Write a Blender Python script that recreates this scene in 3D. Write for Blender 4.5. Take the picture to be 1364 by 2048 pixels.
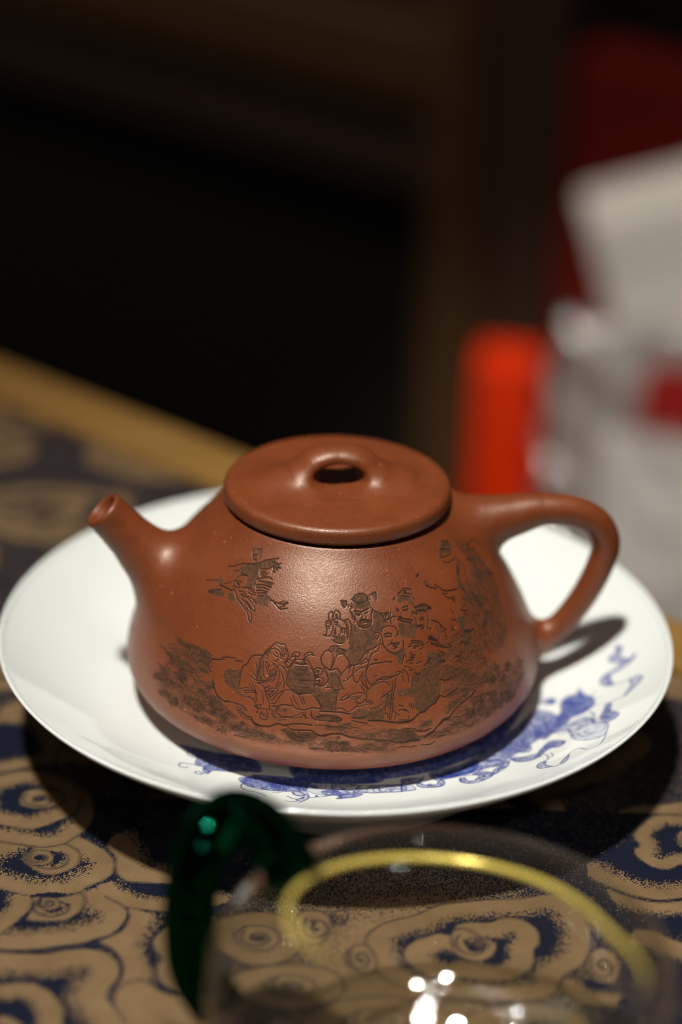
import bpy, bmesh, math, random
import numpy as np
from mathutils import Matrix, Vector, Euler

for o in list(bpy.data.objects):
    bpy.data.objects.remove(o, do_unlink=True)
scene = bpy.context.scene
C = scene.collection
rad = math.radians

# ------------------------------------------------------------------ camera
cam_d = bpy.data.cameras.new('camera')
cam = bpy.data.objects.new('camera', cam_d)
C.objects.link(cam)
cam_d.sensor_fit = 'VERTICAL'
cam_d.sensor_height = 36.0
cam_d.sensor_width = 24.0
cam_d.lens = 85.0
cam_d.clip_start = 0.02
cam_d.clip_end = 50.0
FWD = Vector((0.0, 0.89879853, -0.43836195))
RGT = Vector((0.99951773, 0.01361262, 0.02791074))
UPV = Vector((-0.03105339, 0.43815054, 0.89836506))
CAM = Vector((0.00035, -0.56920, 0.34636))
m = Matrix((RGT, UPV, -FWD)).transposed().to_4x4()
m.translation = CAM
cam.matrix_world = m
cam_d.dof.use_dof = True
cam_d.dof.focus_distance = 0.604
cam_d.dof.aperture_fstop = 3.5
cam_d.dof.aperture_blades = 0
scene.camera = cam

# ------------------------------------------------------------------ world, lamps, exposure
world = bpy.data.worlds.new('World')
scene.world = world
world.use_nodes = True
bg = world.node_tree.nodes['Background']
bg.inputs[0].default_value = (1.0, 0.86, 0.72, 1)
bg.inputs[1].default_value = 0.032


def lamp(name, kind, loc, aim, power, color, size=0.05, cone=40, blend=0.4):
    d = bpy.data.lights.new(name, kind)
    d.energy = power
    d.color = color
    if kind == 'SPOT':
        d.shadow_soft_size = size
        d.spot_size = rad(cone)
        d.spot_blend = blend
    elif kind == 'AREA':
        d.shape = 'DISK'
        d.size = size
    else:
        d.shadow_soft_size = size
    o = bpy.data.objects.new(name, d)
    C.objects.link(o)
    o.location = loc
    o.rotation_euler = (Vector(aim) - Vector(loc)).to_track_quat('-Z', 'Y').to_euler()
    return o


# main ceiling spot above the table, high in front and a little to the left
key = lamp('ceiling_spot', 'SPOT', (-0.370, -0.835, 2.53), (0.03, -0.04, 0.0), 410.0, (1.0, 0.975, 0.915), 0.085, 17, 1.0)
# two small spots added behind the camera for round glints in the glass
lamp('added_glint_spot', 'SPOT', (0.42, -1.75, 1.75), (0.030, -0.175, 0.04), 48.0, (1.0, 0.96, 0.90), 0.035, 5.0, 1.0)
lamp('added_glint_spot', 'SPOT', (-0.20, -1.95, 1.55), (0.020, -0.175, 0.04), 48.0, (1.0, 0.96, 0.90), 0.035, 5.0, 1.0)
# added spot from behind the camera to brighten the goods beyond the table
lamp('goods_fill_spot', 'SPOT', (0.15, -0.75, 1.55), (0.16, 0.60, -0.19), 130.0, (1.0, 0.93, 0.84), 0.04, 15, 0.6)
# added fill spot that brightens the dark cabinet front
lamp('cabinet_fill_spot', 'SPOT', (-0.35, 0.05, 2.3), (-0.20, 1.0, -0.20), 80.0, (1.0, 0.90, 0.78), 0.06, 44, 0.9)


vs = scene.view_settings
vs.view_transform = 'Standard'
vs.look = 'None'
vs.exposure = 0.0
vs.gamma = 1.0
vs.use_curve_mapping = False
scene.cycles.use_denoising = True
scene.cycles.denoising_prefilter = 'ACCURATE'
scene.cycles.use_adaptive_sampling = False
scene.cycles.filter_width = 1.1
scene.cycles.max_bounces = 14
scene.cycles.transparent_max_bounces = 16
scene.cycles.sample_clamp_indirect = 80.0
scene.cycles.blur_glossy = 0.2

MM = 0.001
rng = np.random.default_rng(7)


# ------------------------------------------------------------------ helpers
def props(o, label=None, cat=None, group=None, kind=None):
    if label: o['label'] = label
    if cat: o['category'] = cat
    if group: o['group'] = group
    if kind: o['kind'] = kind
    return o


def empty(name, loc=(0, 0, 0), rz=0.0):
    o = bpy.data.objects.new(name, None)
    C.objects.link(o)
    o.location = loc
    o.rotation_euler = (0, 0, rz)
    o.empty_display_size = 0.01
    return o


def mesh_np(name, V, F, mat=None, parent=None, smooth=True, normals=None, attrs=None):
    """one mesh object from numpy arrays (F: n x 4 or n x 3)"""
    me = bpy.data.meshes.new(name)
    V = np.ascontiguousarray(V, dtype=np.float32)
    F = np.ascontiguousarray(F, dtype=np.int32)
    k = F.shape[1]
    me.vertices.add(len(V))
    me.vertices.foreach_set('co', V.ravel())
    me.loops.add(F.size)
    me.loops.foreach_set('vertex_index', F.ravel())
    me.polygons.add(len(F))
    me.polygons.foreach_set('loop_start', np.arange(0, F.size, k, dtype=np.int32))
    me.polygons.foreach_set('loop_total', np.full(len(F), k, dtype=np.int32))
    me.update(calc_edges=True)
    if smooth:
        me.polygons.foreach_set('use_smooth', np.ones(len(F), dtype=bool))
    if normals is not None:
        me.normals_split_custom_set_from_vertices(np.asarray(normals, dtype=np.float32))
    for an, av in (attrs or {}).items():
        a = me.attributes.new(an, 'FLOAT', 'POINT')
        a.data.foreach_set('value', np.ascontiguousarray(av, dtype=np.float32))
    if mat: me.materials.append(mat)
    o = bpy.data.objects.new(name, me)
    C.objects.link(o)
    if parent: o.parent = parent
    return o


def mesh_py(name, verts, faces, mat=None, parent=None, smooth=False, bevel=0.0, seg=2):
    me = bpy.data.meshes.new(name)
    me.from_pydata([tuple(v) for v in verts], [], faces)
    if bevel > 0:
        bm = bmesh.new(); bm.from_mesh(me)
        bmesh.ops.recalc_face_normals(bm, faces=bm.faces)
        bmesh.ops.bevel(bm, geom=bm.edges[:], offset=bevel, segments=seg, profile=0.5, affect='EDGES')
        bm.to_mesh(me); bm.free()
    me.update()
    for p in me.polygons: p.use_smooth = smooth
    if mat: me.materials.append(mat)
    o = bpy.data.objects.new(name, me)
    C.objects.link(o)
    if parent: o.parent = parent
    return o


BOXF = [(0, 1, 3, 2), (4, 6, 7, 5), (0, 4, 5, 1), (2, 3, 7, 6), (0, 2, 6, 4), (1, 5, 7, 3)]


def box(name, lo, hi, mat, parent=None, bevel=0.0, frame=None):
    """box between two corners; frame = function mapping (a, b, c) to world"""
    vs_ = [(x, y, z) for x in (lo[0], hi[0]) for y in (lo[1], hi[1]) for z in (lo[2], hi[2])]
    if frame: vs_ = [frame(*v) for v in vs_]
    return mesh_py(name, vs_, BOXF, mat, parent, False, bevel)


def catmull(ctrl, n=24, closed=False):
    c = np.array(ctrl, float)
    if closed:
        P = np.vstack([c[-1:], c, c[:2]])
    else:
        P = np.vstack([2 * c[0] - c[1], c, 2 * c[-1] - c[-2]])
    out = []
    for i in range(1, len(P) - 2):
        p0, p1, p2, p3 = P[i - 1:i + 3]
        t = [0.0]
        for a, b in ((p0, p1), (p1, p2), (p2, p3)):
            t.append(t[-1] + max(1e-9, np.linalg.norm(b - a)) ** 0.5)
        u = np.linspace(t[1], t[2], n, endpoint=False)[:, None]
        A1 = (t[1] - u) / (t[1] - t[0]) * p0 + (u - t[0]) / (t[1] - t[0]) * p1
        A2 = (t[2] - u) / (t[2] - t[1]) * p1 + (u - t[1]) / (t[2] - t[1]) * p2
        A3 = (t[3] - u) / (t[3] - t[2]) * p2 + (u - t[2]) / (t[3] - t[2]) * p3
        B1 = (t[2] - u) / (t[2] - t[0]) * A1 + (u - t[0]) / (t[2] - t[0]) * A2
        B2 = (t[3] - u) / (t[3] - t[1]) * A2 + (u - t[1]) / (t[3] - t[1]) * A3
        out.append((t[2] - u) / (t[2] - t[1]) * B1 + (u - t[1]) / (t[2] - t[1]) * B2)
    if not closed: out.append(c[-1:])
    return np.vstack(out)


def tube_np(path, radius, n=20, cap=True):
    """swept round tube along a path (N x 3), radius scalar or N array"""
    P = np.array(path, float); N = len(P)
    R = np.broadcast_to(np.asarray(radius, float), (N,))
    T = np.gradient(P, axis=0); T /= np.linalg.norm(T, axis=1)[:, None]
    up = np.array([0, 0, 1.0])
    if abs(T[0] @ up) > 0.9: up = np.array([0, 1.0, 0])
    a = np.cross(T[0], up); a /= np.linalg.norm(a)
    V = []
    ph = np.linspace(0, 2 * np.pi, n, endpoint=False)
    for i in range(N):
        a = a - T[i] * (a @ T[i]); a /= np.linalg.norm(a)
        b = np.cross(T[i], a)
        V.append(P[i] + R[i] * (np.cos(ph)[:, None] * a + np.sin(ph)[:, None] * b))
    V = np.vstack(V)
    F = []
    for i in range(N - 1):
        for j in range(n):
            k = (j + 1) % n
            F.append((i * n + j, i * n + k, (i + 1) * n + k, (i + 1) * n + j))
    F = [tuple(f) for f in F]
    if cap:
        F.append(tuple(range(n - 1, -1, -1)))
        F.append(tuple((N - 1) * n + j for j in range(n)))
    return V, F


# ------------------------------------------------------------------ node materials
class NT:
    def __init__(s, name):
        s.m = bpy.data.materials.new(name)
        s.m.use_nodes = True
        s.t = s.m.node_tree
        s.b = s.t.nodes['Principled BSDF']
        s.out = s.t.nodes['Material Output']

    def n(s, kind, **kw):
        nd = s.t.nodes.new(kind)
        for k, v in kw.items():
            if k.startswith('i_'):
                key = k[2:]
                nd.inputs[int(key) if key.isdigit() else key.replace('_', ' ')].default_value = v
            else:
                setattr(nd, k, v)
        return nd

    def l(s, a, ai, b, bi):
        s.t.links.new(a.outputs[ai], b.inputs[bi])

    def val(s, x, nd, i):
        if isinstance(x, tuple) and hasattr(x[0], 'outputs'):
            s.t.links.new(x[0].outputs[x[1]], nd.inputs[i])
        else:
            nd.inputs[i].default_value = x

    def math(s, op, a, b=0.0, c=None, clamp=False):
        nd = s.t.nodes.new('ShaderNodeMath'); nd.operation = op; nd.use_clamp = clamp
        s.val(a, nd, 0); s.val(b, nd, 1)
        if c is not None: s.val(c, nd, 2)
        return (nd, 0)

    def mix(s, fac, a, b):
        nd = s.t.nodes.new('ShaderNodeMix'); nd.data_type = 'RGBA'
        s.val(fac, nd, 0); s.val(a, nd, 6); s.val(b, nd, 7)
        return (nd, 2)

    def attr(s, name):
        nd = s.t.nodes.new('ShaderNodeAttribute'); nd.attribute_name = name
        return (nd, 2)

    def coord(s, which='Object'):
        nd = s.t.nodes.new('ShaderNodeTexCoord')
        return (nd, which)

    def noise(s, scale, detail=2.0, rough=0.5, vec=None, dim='3D'):
        nd = s.t.nodes.new('ShaderNodeTexNoise'); nd.noise_dimensions = dim
        nd.inputs['Scale'].default_value = scale
        nd.inputs['Detail'].default_value = detail
        nd.inputs['Roughness'].default_value = rough
        s.val(vec or s.coord(), nd, 0)
        return (nd, 0)

    def ramp(s, x, lo, hi, a=0.0, b=1.0):
        nd = s.t.nodes.new('ShaderNodeMapRange'); nd.clamp = True
        s.val(x, nd, 0)
        nd.inputs[1].default_value = lo; nd.inputs[2].default_value = hi
        nd.inputs[3].default_value = a; nd.inputs[4].default_value = b
        return (nd, 0)

    def bump(s, h, dist, strength=1.0):
        nd = s.t.nodes.new('ShaderNodeBump')
        nd.inputs['Strength'].default_value = strength
        nd.inputs['Distance'].default_value = dist
        s.val(h, nd, 'Height')
        return (nd, 0)

    def set(s, **kw):
        for k, v in kw.items():
            s.val(v, s.b, k.replace('_', ' '))
        return s


def col(r, g, b): return (r, g, b, 1.0)


# zisha clay: fine grained, satin
def clay_material(name, engraved=False):
    t = NT(name)
    big = t.noise(85, 6, .68)
    c = t.mix(t.ramp(big, .35, .7), col(.148, .0315, .0078), col(.190, .0440, .0112))
    grain = t.noise(2600, 2, .6)
    c = t.mix(t.ramp(grain, .55, .75, 0, .5), c, col(.26, .085, .032))
    sp = t.noise(900, 1, .5)
    c = t.mix(t.ramp(sp, .775, .80, 0, .55), c, col(.52, .33, .20))
    h = t.math('ADD', t.math('MULTIPLY', t.noise(1500, 3, .65), .7), t.math('MULTIPLY', grain, .4))
    rough = t.ramp(t.math('ADD', t.math('MULTIPLY', t.noise(1200, 2, .5), .5), t.math('MULTIPLY', t.noise(120, 4, .6), .5)), .35, .65, .35, .49)
    if engraved:
        li = t.attr('line'); ar = t.attr('area')
        hat = t.noise(1300, 3, .7)
        c = t.mix(t.math('MULTIPLY', ar, t.ramp(hat, .3, .65, .62, 1.0)), c, col(.052, .031, .018))
        c = t.mix(t.math('MULTIPLY', li, .93), c, col(.020, .009, .006))
        h = t.math('ADD', h, t.math('MULTIPLY', t.math('MULTIPLY', ar, hat), 1.6))
        rough = t.math('ADD', rough, t.math('MULTIPLY', t.math('MAXIMUM', li, ar), .25))
    t.set(Base_Color=c, Roughness=rough, Normal=t.bump(h, .00013, .7), Specular_Tint=col(1.0, .84, .70))
    t.set(Specular_IOR_Level=t.math('MULTIPLY', .85, t.math('SUBTRACT', 1.0, t.math('MULTIPLY', t.math('MAXIMUM', li, ar), .75))) if engraved else .75)
    return t.m


def porcelain_material():
    t = NT('porcelain')
    wash = t.attr('wash'); ink = t.attr('ink')
    n = t.noise(420, 3, .6)
    w = t.math('MULTIPLY', wash, t.ramp(n, .3, .7, .72, 1.0), clamp=True)
    base = t.mix(t.ramp(t.noise(25, 2), .3, .7), col(.725, .755, .715), col(.755, .775, .74))
    c = t.mix(w, base, col(.028, .070, .35))
    c = t.mix(t.math('MULTIPLY', ink, t.ramp(n, .25, .65, .8, 1.0), clamp=True), c, col(.011, .026, .22))
    c = t.mix(t.ramp(t.noise(700, 1, .5), .80, .815, 0, .5), c, col(.30, .26, .18))      # iron specks in the glaze
    t.set(Base_Color=c, Roughness=.07, Specular_IOR_Level=.5)
    return t.m


def brocade_material():
    t = NT('brocade')
    g = t.attr('gold'); ln = t.attr('seam')
    sep = t.n('ShaderNodeSeparateXYZ'); cd = t.coord(); t.l(cd[0], cd[1], sep, 0)
    x = (sep, 0); y = (sep, 1)
    # twill of the gold weft and of the navy warp
    tw = t.math('SINE', t.math('MULTIPLY', t.math('ADD', t.math('MULTIPLY', x, .62), t.math('MULTIPLY', y, 1.0)), 2 * math.pi / .00072))
    tw2 = t.math('SINE', t.math('MULTIPLY', t.math('SUBTRACT', t.math('MULTIPLY', x, 1.0), t.math('MULTIPLY', y, .35)), 2 * math.pi / .00055))
    # each thread float is gold or navy: dithered per cell
    wn = t.n('ShaderNodeTexWhiteNoise', noise_dimensions='2D')
    vm = t.n('ShaderNodeVectorMath', operation='MULTIPLY'); t.l(cd[0], cd[1], vm, 0)
    vm.inputs[1].default_value = (1 / .00028, 1 / .00042, 0)
    fl = t.n('ShaderNodeVectorMath', operation='FLOOR'); t.l(vm, 0, fl, 0); t.l(fl, 0, wn, 0)
    nz = t.noise(1500, 2, .6)
    dith = t.math('ADD', t.math('MULTIPLY', (wn, 0), .74), t.math('MULTIPLY', t.ramp(nz, .28, .72), .26))
    on = t.ramp(t.math('SUBTRACT', g, dith), -.04, .04)
    on = t.math('MULTIPLY', on, t.math('SUBTRACT', 1.0, ln), clamp=True)
    gv = t.noise(90, 5, .65)
    gold = t.mix(t.ramp(gv, .3, .7), col(.205, .124, .050), col(.29, .188, .090))
    gold = t.mix(t.ramp(tw, -.9, .9, .80, 0), gold, col(.045, .030, .024))
    navy = t.mix(t.ramp(tw2, -.6, .9), col(.0055, .0068, .0125), col(.011, .0135, .029))
    c = t.mix(on, navy, gold)
    h = t.math('ADD', t.math('MULTIPLY', on, 1.0), t.math('ADD', t.math('MULTIPLY', tw, .35), t.math('MULTIPLY', tw2, .15)))
    t.set(Base_Color=c, Roughness=t.ramp(on, 0, 1, .52, .42), Normal=t.bump(h, .00012, .6))
    t.set(Specular_IOR_Level=t.ramp(on, 0, 1, .06, .3))
    return t.m


def wood_material(name, a, b, rough=.4, scale=18):
    t = NT(name)
    mp = t.n('ShaderNodeMapping'); cd = t.coord(); t.l(cd[0], cd[1], mp, 0)
    mp.inputs['Rotation'].default_value = (0, 0, rad(-39.1))
    mp.inputs['Scale'].default_value = (1, 12, 12)
    n = t.noise(scale, 4, .6, (mp, 0))
    c = t.mix(t.ramp(n, .3, .7), a, b)
    t.set(Base_Color=c, Roughness=rough, Normal=t.bump(n, .0006, .3))
    return t.m


def plain(name, c, rough=.5, metallic=0.0, var=.15, scale=30, spec=.5, bump=0.0):
    t = NT(name)
    n = t.noise(scale, 3, .55)
    d = tuple(x * (1 - var) for x in c[:3]) + (1,)
    t.set(Base_Color=t.mix(t.ramp(n, .3, .7), d, c), Roughness=rough, Metallic=metallic, Specular_IOR_Level=spec)
    if bump: t.set(Normal=t.bump(n, bump, .6))
    return t.m


def clear_glass(name, tint=(1, 1, 1), ior=1.5, rough=0.0):
    t = NT(name)
    g = t.n('ShaderNodeBsdfGlass'); g.inputs['Color'].default_value = (*tint, 1)
    g.inputs['IOR'].default_value = ior; g.inputs['Roughness'].default_value = rough
    t.l(g, 0, t.out, 0)
    return t.m


def blown_glass(name):
    """thin blown wall: clear transmission, Fresnel reflection alike from both faces"""
    t = NT(name)
    fr = t.n('ShaderNodeFresnel'); ge = t.n('ShaderNodeNewGeometry')
    t.val(t.ramp((ge, 6), 0, 1, 1.65, 1 / 1.65), fr, 0)
    tr = t.n('ShaderNodeBsdfTransparent'); tr.inputs[0].default_value = (.985, .985, .97, 1)
    gl = t.n('ShaderNodeBsdfGlossy'); gl.inputs['Roughness'].default_value = .02; gl.inputs[0].default_value = (1, 1, 1, 1)
    mx = t.n('ShaderNodeMixShader')
    t.l(fr, 0, mx, 0); t.l(tr, 0, mx, 1); t.l(gl, 0, mx, 2); t.l(mx, 0, t.out, 0)
    return t.m


M = {}
M['clay'] = clay_material('zisha_clay')
M['clay_carved'] = clay_material('zisha_clay_carved', True)
M['porcelain'] = porcelain_material()
M['brocade'] = brocade_material()
M['border'] = wood_material('table_border_wood', col(.21, .105, .022), col(.28, .150, .036), .5)
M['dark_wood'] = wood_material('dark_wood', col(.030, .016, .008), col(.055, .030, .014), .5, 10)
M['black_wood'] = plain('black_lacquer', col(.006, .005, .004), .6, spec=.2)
M['glass'] = blown_glass('pitcher_glass')
M['green_glass'] = clear_glass('green_glass', (.010, .19, .105), 1.5, .05)
M['gold_rim'] = plain('gold_rim_glaze', col(.90, .70, .15), .2, .4, .08, 200)

# traced on the real surfaces: teapot (angle deg x40, height mm x40), plate (mm x20), cloth (mm x10)
ENGRAVED_AREAS = """1 -5491 2010 -5387 2052 -5248 2079 -5140 2106 -5010 2139 -4893 2140 -4796 2116 -4808 2080 -4916 2091 -4983 2072 -5118 2061 -5123 2024 -5076 1995 -5093 1958 -5073 1936 -5129 1898 -5236 1881 -5239 1935 -5281 1971 -5355 1972 -5433 1971
1 -5455 2176 -5418 2194 -5366 2183 -5290 2202 -5234 2201 -5206 2168 -5179 2136 -5213 2114 -5247 2151 -5313 2172 -5378 2169 -5384 2150 -5428 2156
1 -4993 1846 -4912 1869 -4890 1890 -4826 1886 -4781 1839 -4773 1785 -4801 1794 -4829 1785 -4862 1798 -4880 1771 -4909 1798 -4938 1787 -5010 1819
1 -4856 1976 -4800 1971 -4815 1940 -4918 1957 -4963 1963
1 -5764 1861 -5668 1875 -5636 1843 -5718 1832 -5767 1840
1 -5824 1739 -5609 1800 -5526 1782 -5509 1753 -5803 1724
1 -5449 1792 -5396 1809 -5317 1786 -5302 1769 -5405 1749
1 -4650 1405 -4637 1432 -4603 1462 -4575 1455 -4596 1421 -4627 1402
1 -4695 1352 -4678 1380 -4635 1393 -4649 1338 -4650 1287 -4636 1216 -4604 1185 -4650 1174 -4679 1224 -4689 1296
1 -4551 1273 -4501 1272 -4467 1299 -4477 1254 -4509 1221 -4536 1231
1 -4260 1350 -4211 1347 -4103 1342 -4053 1316 -4018 1254 -4020 1168 -4043 1127 -4179 1116 -4277 1154 -4322 1208 -4324 1273
1 -5109 1159 -5061 1193 -4997 1200 -4917 1216 -4894 1184 -4888 1094 -4885 1050 -4824 1017 -4750 1002 -4796 985 -4879 998 -4952 1035 -5030 1048 -5075 1083
1 -4873 895 -4824 894 -4774 842 -4812 842
1 -4354 934 -4303 956 -4240 948 -4291 926
1 -4453 932 -4402 954 -4400 878 -4363 868 -4406 855 -4441 880
1 -4027 1153 -4002 1176 -3943 1179 -3934 1034 -3977 1083 -4024 1118
1 -3544 1916 -3478 1948 -3397 1956 -3357 1951 -3301 1927 -3329 1902 -3398 1890 -3486 1890
1 -3541 1885 -3486 1890 -3399 1888 -3307 1899 -3292 1873 -3340 1852 -3429 1841 -3513 1851 -3551 1846
1 -3710 1906 -3622 1898 -3662 1853 -3693 1886
1 -3249 1944 -3163 1957 -3177 1902 -3213 1915
1 -3800 1623 -3714 1630 -3666 1642 -3652 1599 -3667 1569 -3732 1569 -3808 1598
1 -3564 1742 -3507 1706 -3449 1681 -3370 1681 -3297 1698 -3270 1733 -3242 1814 -3181 1799 -3114 1771 -3093 1734 -3126 1688 -3177 1644 -3246 1648 -3269 1577 -3236 1544 -3393 1496 -3472 1418 -3527 1388 -3598 1383 -3632 1452 -3622 1514 -3592 1563 -3569 1659
1 -3860 1518 -3796 1538 -3723 1533 -3640 1514 -3650 1477 -3731 1483 -3804 1492 -3850 1499
1 -3139 1493 -3060 1462 -2974 1460 -2907 1490 -2897 1458 -2940 1398 -2977 1364 -3013 1368 -3023 1414 -3116 1467
1 -3832 1317 -3766 1319 -3718 1291 -3726 1184 -3772 1183 -3847 1218 -3858 1260
1 -3999 1168 -3945 1171 -3879 1145 -3817 1168 -3717 1169 -3725 1141 -3752 1103 -3758 979 -3810 970 -3915 981 -3935 1025 -3992 1081
1 -3592 949 -3494 991 -3380 971 -3262 986 -3239 938 -3243 870 -3375 880 -3566 904 -3600 934
1 -3247 1058 -3120 1121 -3128 1048 -3153 983 -3233 1013
1 -2820 1245 -2715 1243 -2684 1268 -2766 891 -2827 894 -2878 941 -2866 1014 -2947 1056 -3068 1078 -3060 1136 -2904 1131 -2862 1192
1 -3937 906 -3877 920 -3782 915 -3713 897 -3729 874 -3807 881 -3901 884 -3945 890
1 -3848 841 -3737 824 -3609 855 -3635 828 -3745 805 -3847 810
1 -2853 748 -2779 791 -2784 735
1 -2870 1880 -2828 1896 -2759 1900 -2667 1888 -2630 1861 -2639 1830 -2683 1829 -2709 1859 -2773 1860 -2822 1849 -2867 1864
1 -2918 1697 -2860 1697 -2791 1673 -2664 1669 -2694 1600 -2732 1554 -2797 1557 -2911 1581 -2931 1633
1 -2620 1790 -2584 1797 -2451 1792 -2381 1763 -2422 1752 -2448 1734 -2534 1735 -2620 1752 -2632 1770
1 -2386 1622 -2359 1595 -2360 1536 -2398 1485 -2420 1500 -2382 1552 -2407 1603
1 -2609 1404 -2552 1406 -2443 1363 -2494 1225 -2691 1261 -2629 1319 -2578 1357
1 -2319 1955 -2257 1952 -2241 1917 -2304 1931
1 -1741 1834 -1658 1822 -1626 1779 -1627 1755 -1676 1778 -1749 1806
1 -1998 1605 -1846 1570 -1881 1530 -1995 1484 -2024 1527 -2025 1587
1 -1986 1445 -1887 1445 -1905 1387 -2014 1291 -2065 1322 -2033 1395
1 -1566 2165 -1436 2171 -1336 2153 -1316 2119 -1397 2084 -1504 2076 -1640 2094 -1730 2075 -1760 2094 -1671 2134
1 -1501 1974 -1440 1961 -1577 1889 -1655 1834 -1717 1847 -1638 1909
1 -1733 1837 -1632 1821 -1622 1768 -1692 1769 -1751 1812
1 -2316 1976 -2250 1961 -2246 1920 -2309 1936
1 -1140 1960 -1012 1944 -954 1897 -1202 1868 -1163 1912
1 -1238 1877 -1066 1824 -1071 1761 -1233 1736 -1250 1780 -1298 1831
1 -1631 1755 -1525 1714 -1412 1669 -1306 1615 -1410 1567 -1527 1577 -1558 1631 -1641 1690
1 -1472 1538 -1360 1488 -1459 1447 -1613 1415 -1665 1437 -1578 1482
1 -843 1791 -803 1729 -933 1720 -1007 1759
1 -1985 1483 -1868 1454 -1989 1302 -2075 1324
1 -2601 1394 -2512 1361 -2490 1301 -2487 1224 -2501 1132 -2546 1025 -2601 958 -2686 926 -2779 894 -2857 946 -2884 1008 -2866 1044 -2997 1071 -3001 1127 -2889 1122 -2815 1234 -2746 1242 -2668 1276
1 -2856 745 -2806 778 -2731 795 -2722 762 -2762 727 -2833 735
1 -3179 750 -3066 746 -2893 719 -2884 641 -3045 635 -3181 665
1 -2507 744 -2429 735 -2325 662 -2434 670
1 -2284 781 -2165 788 -2114 728 -2194 688 -2264 721
1 -2145 866 -2023 849 -1979 771 -2077 760 -2146 804
1 -1919 858 -1785 832 -1754 756 -1879 758
1 -1724 789 -1528 756 -1365 638 -1510 609 -1672 679
1 -2111 749 -1986 729 -1860 661 -1932 607 -2060 655
1 -1846 746 -1672 679 -1698 620 -1826 648
1 -2421 919 -2305 930 -2261 878 -2382 848 -2497 815 -2487 875
1 -2288 986 -2164 993 -2085 951 -2223 909
1 -1911 1041 -1745 997 -1711 912 -1858 921 -1962 1005
1 -1682 1101 -1606 1022 -1658 936 -1714 1018
1 -1527 973 -1381 1004 -1394 922 -1512 925
1 -1613 941 -1534 890 -1589 824 -1652 870
1 -1829 1278 -1769 1251 -1811 1202 -1864 1208
1 -2017 1425 -1899 1405 -1964 1335 -2043 1325
1 -2332 1201 -2076 1128 -2010 1050 -2143 1047 -2260 1067 -2334 1115
1 -5934 1223 -5832 1242 -5705 1259 -5539 1270 -5408 1276 -5334 1234 -5354 1198 -5319 1130 -5417 1149 -5533 1193 -5663 1201 -5802 1204
1 -6073 1072 -5969 1079 -5829 1088 -5724 1068 -5632 1059 -5727 1026 -5843 1018 -5952 1035
1 -5816 1158 -5689 1152 -5574 1149 -5464 1143 -5353 1120 -5291 1091 -5404 1074 -5513 1089 -5613 1121
1 -5807 990 -5690 1039 -5567 1040 -5569 966 -5595 884 -5708 894 -5694 948
1 -6121 795 -5996 857 -5837 861 -5652 864 -5600 866 -5672 815 -5807 796 -6015 762 -6118 752
1 -6074 920 -5965 913 -5808 890 -5879 879 -5983 889
1 -6000 669 -5841 730 -5724 725 -5614 716 -5625 640 -5731 614 -5835 643 -5960 641
1 -5620 740 -5562 804 -5465 813 -5395 820 -5273 794 -5239 746 -5318 693 -5436 704 -5549 715
1 -5481 971 -5372 1005 -5214 1019 -5182 965 -5251 938 -5331 962 -5439 937
1 -5251 874 -5153 910 -5048 883 -5012 820 -5122 797 -5211 813
1 -5390 904 -5322 941 -5262 903 -5315 863
1 -5190 769 -5096 781 -5069 746 -5150 730
1 -5046 736 -4970 766 -4924 728 -4949 678 -5019 684
1 -5391 641 -5337 660 -5286 615 -5351 592
1 -5277 636 -5195 673 -5132 676 -5103 605 -5176 599 -5263 605
1 -5071 588 -4994 638 -4950 580 -5019 568
1 -4897 666 -4834 700 -4764 665 -4865 631
1 -4764 674 -4675 711 -4615 699 -4609 613 -4704 627
1 -4979 813 -4900 816 -4843 773 -4930 759
1 -4333 752 -4273 769 -4210 748 -3989 758 -3928 732 -3966 691 -4064 653 -4184 651 -4268 701
1 -4753 681 -4656 703 -4558 693 -4432 696 -4388 663 -4469 628 -4574 629 -4704 632
1 -4898 665 -4800 710 -4750 662 -4850 647
1 -3876 676 -3787 689 -3687 670 -3604 680 -3603 597 -3764 576 -3864 615
1 -3841 831 -3721 824 -3606 852 -3606 814 -3710 796 -3830 803
1 -3957 907 -3876 924 -3773 918 -3691 892 -3732 874 -3854 890 -3935 895
1 -3876 658 -3797 681 -3718 662 -3716 611 -3835 597
1 -3728 672 -3659 692 -3599 661 -3588 610 -3696 600
1 -3499 628 -3419 644 -3338 632 -3358 598 -3448 604
1 -3339 669 -3257 651 -3154 629 -3216 616 -3318 636
1 -3235 768 -3069 739 -3059 688 -3216 707
1 -3057 757 -2939 749 -2898 692 -2812 635 -2943 629 -3049 676
1 -3480 737 -3379 751 -3297 735 -3318 717 -3449 725
1 -2863 746 -2805 784 -2724 798 -2704 765 -2763 737 -2831 736"""
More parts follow.
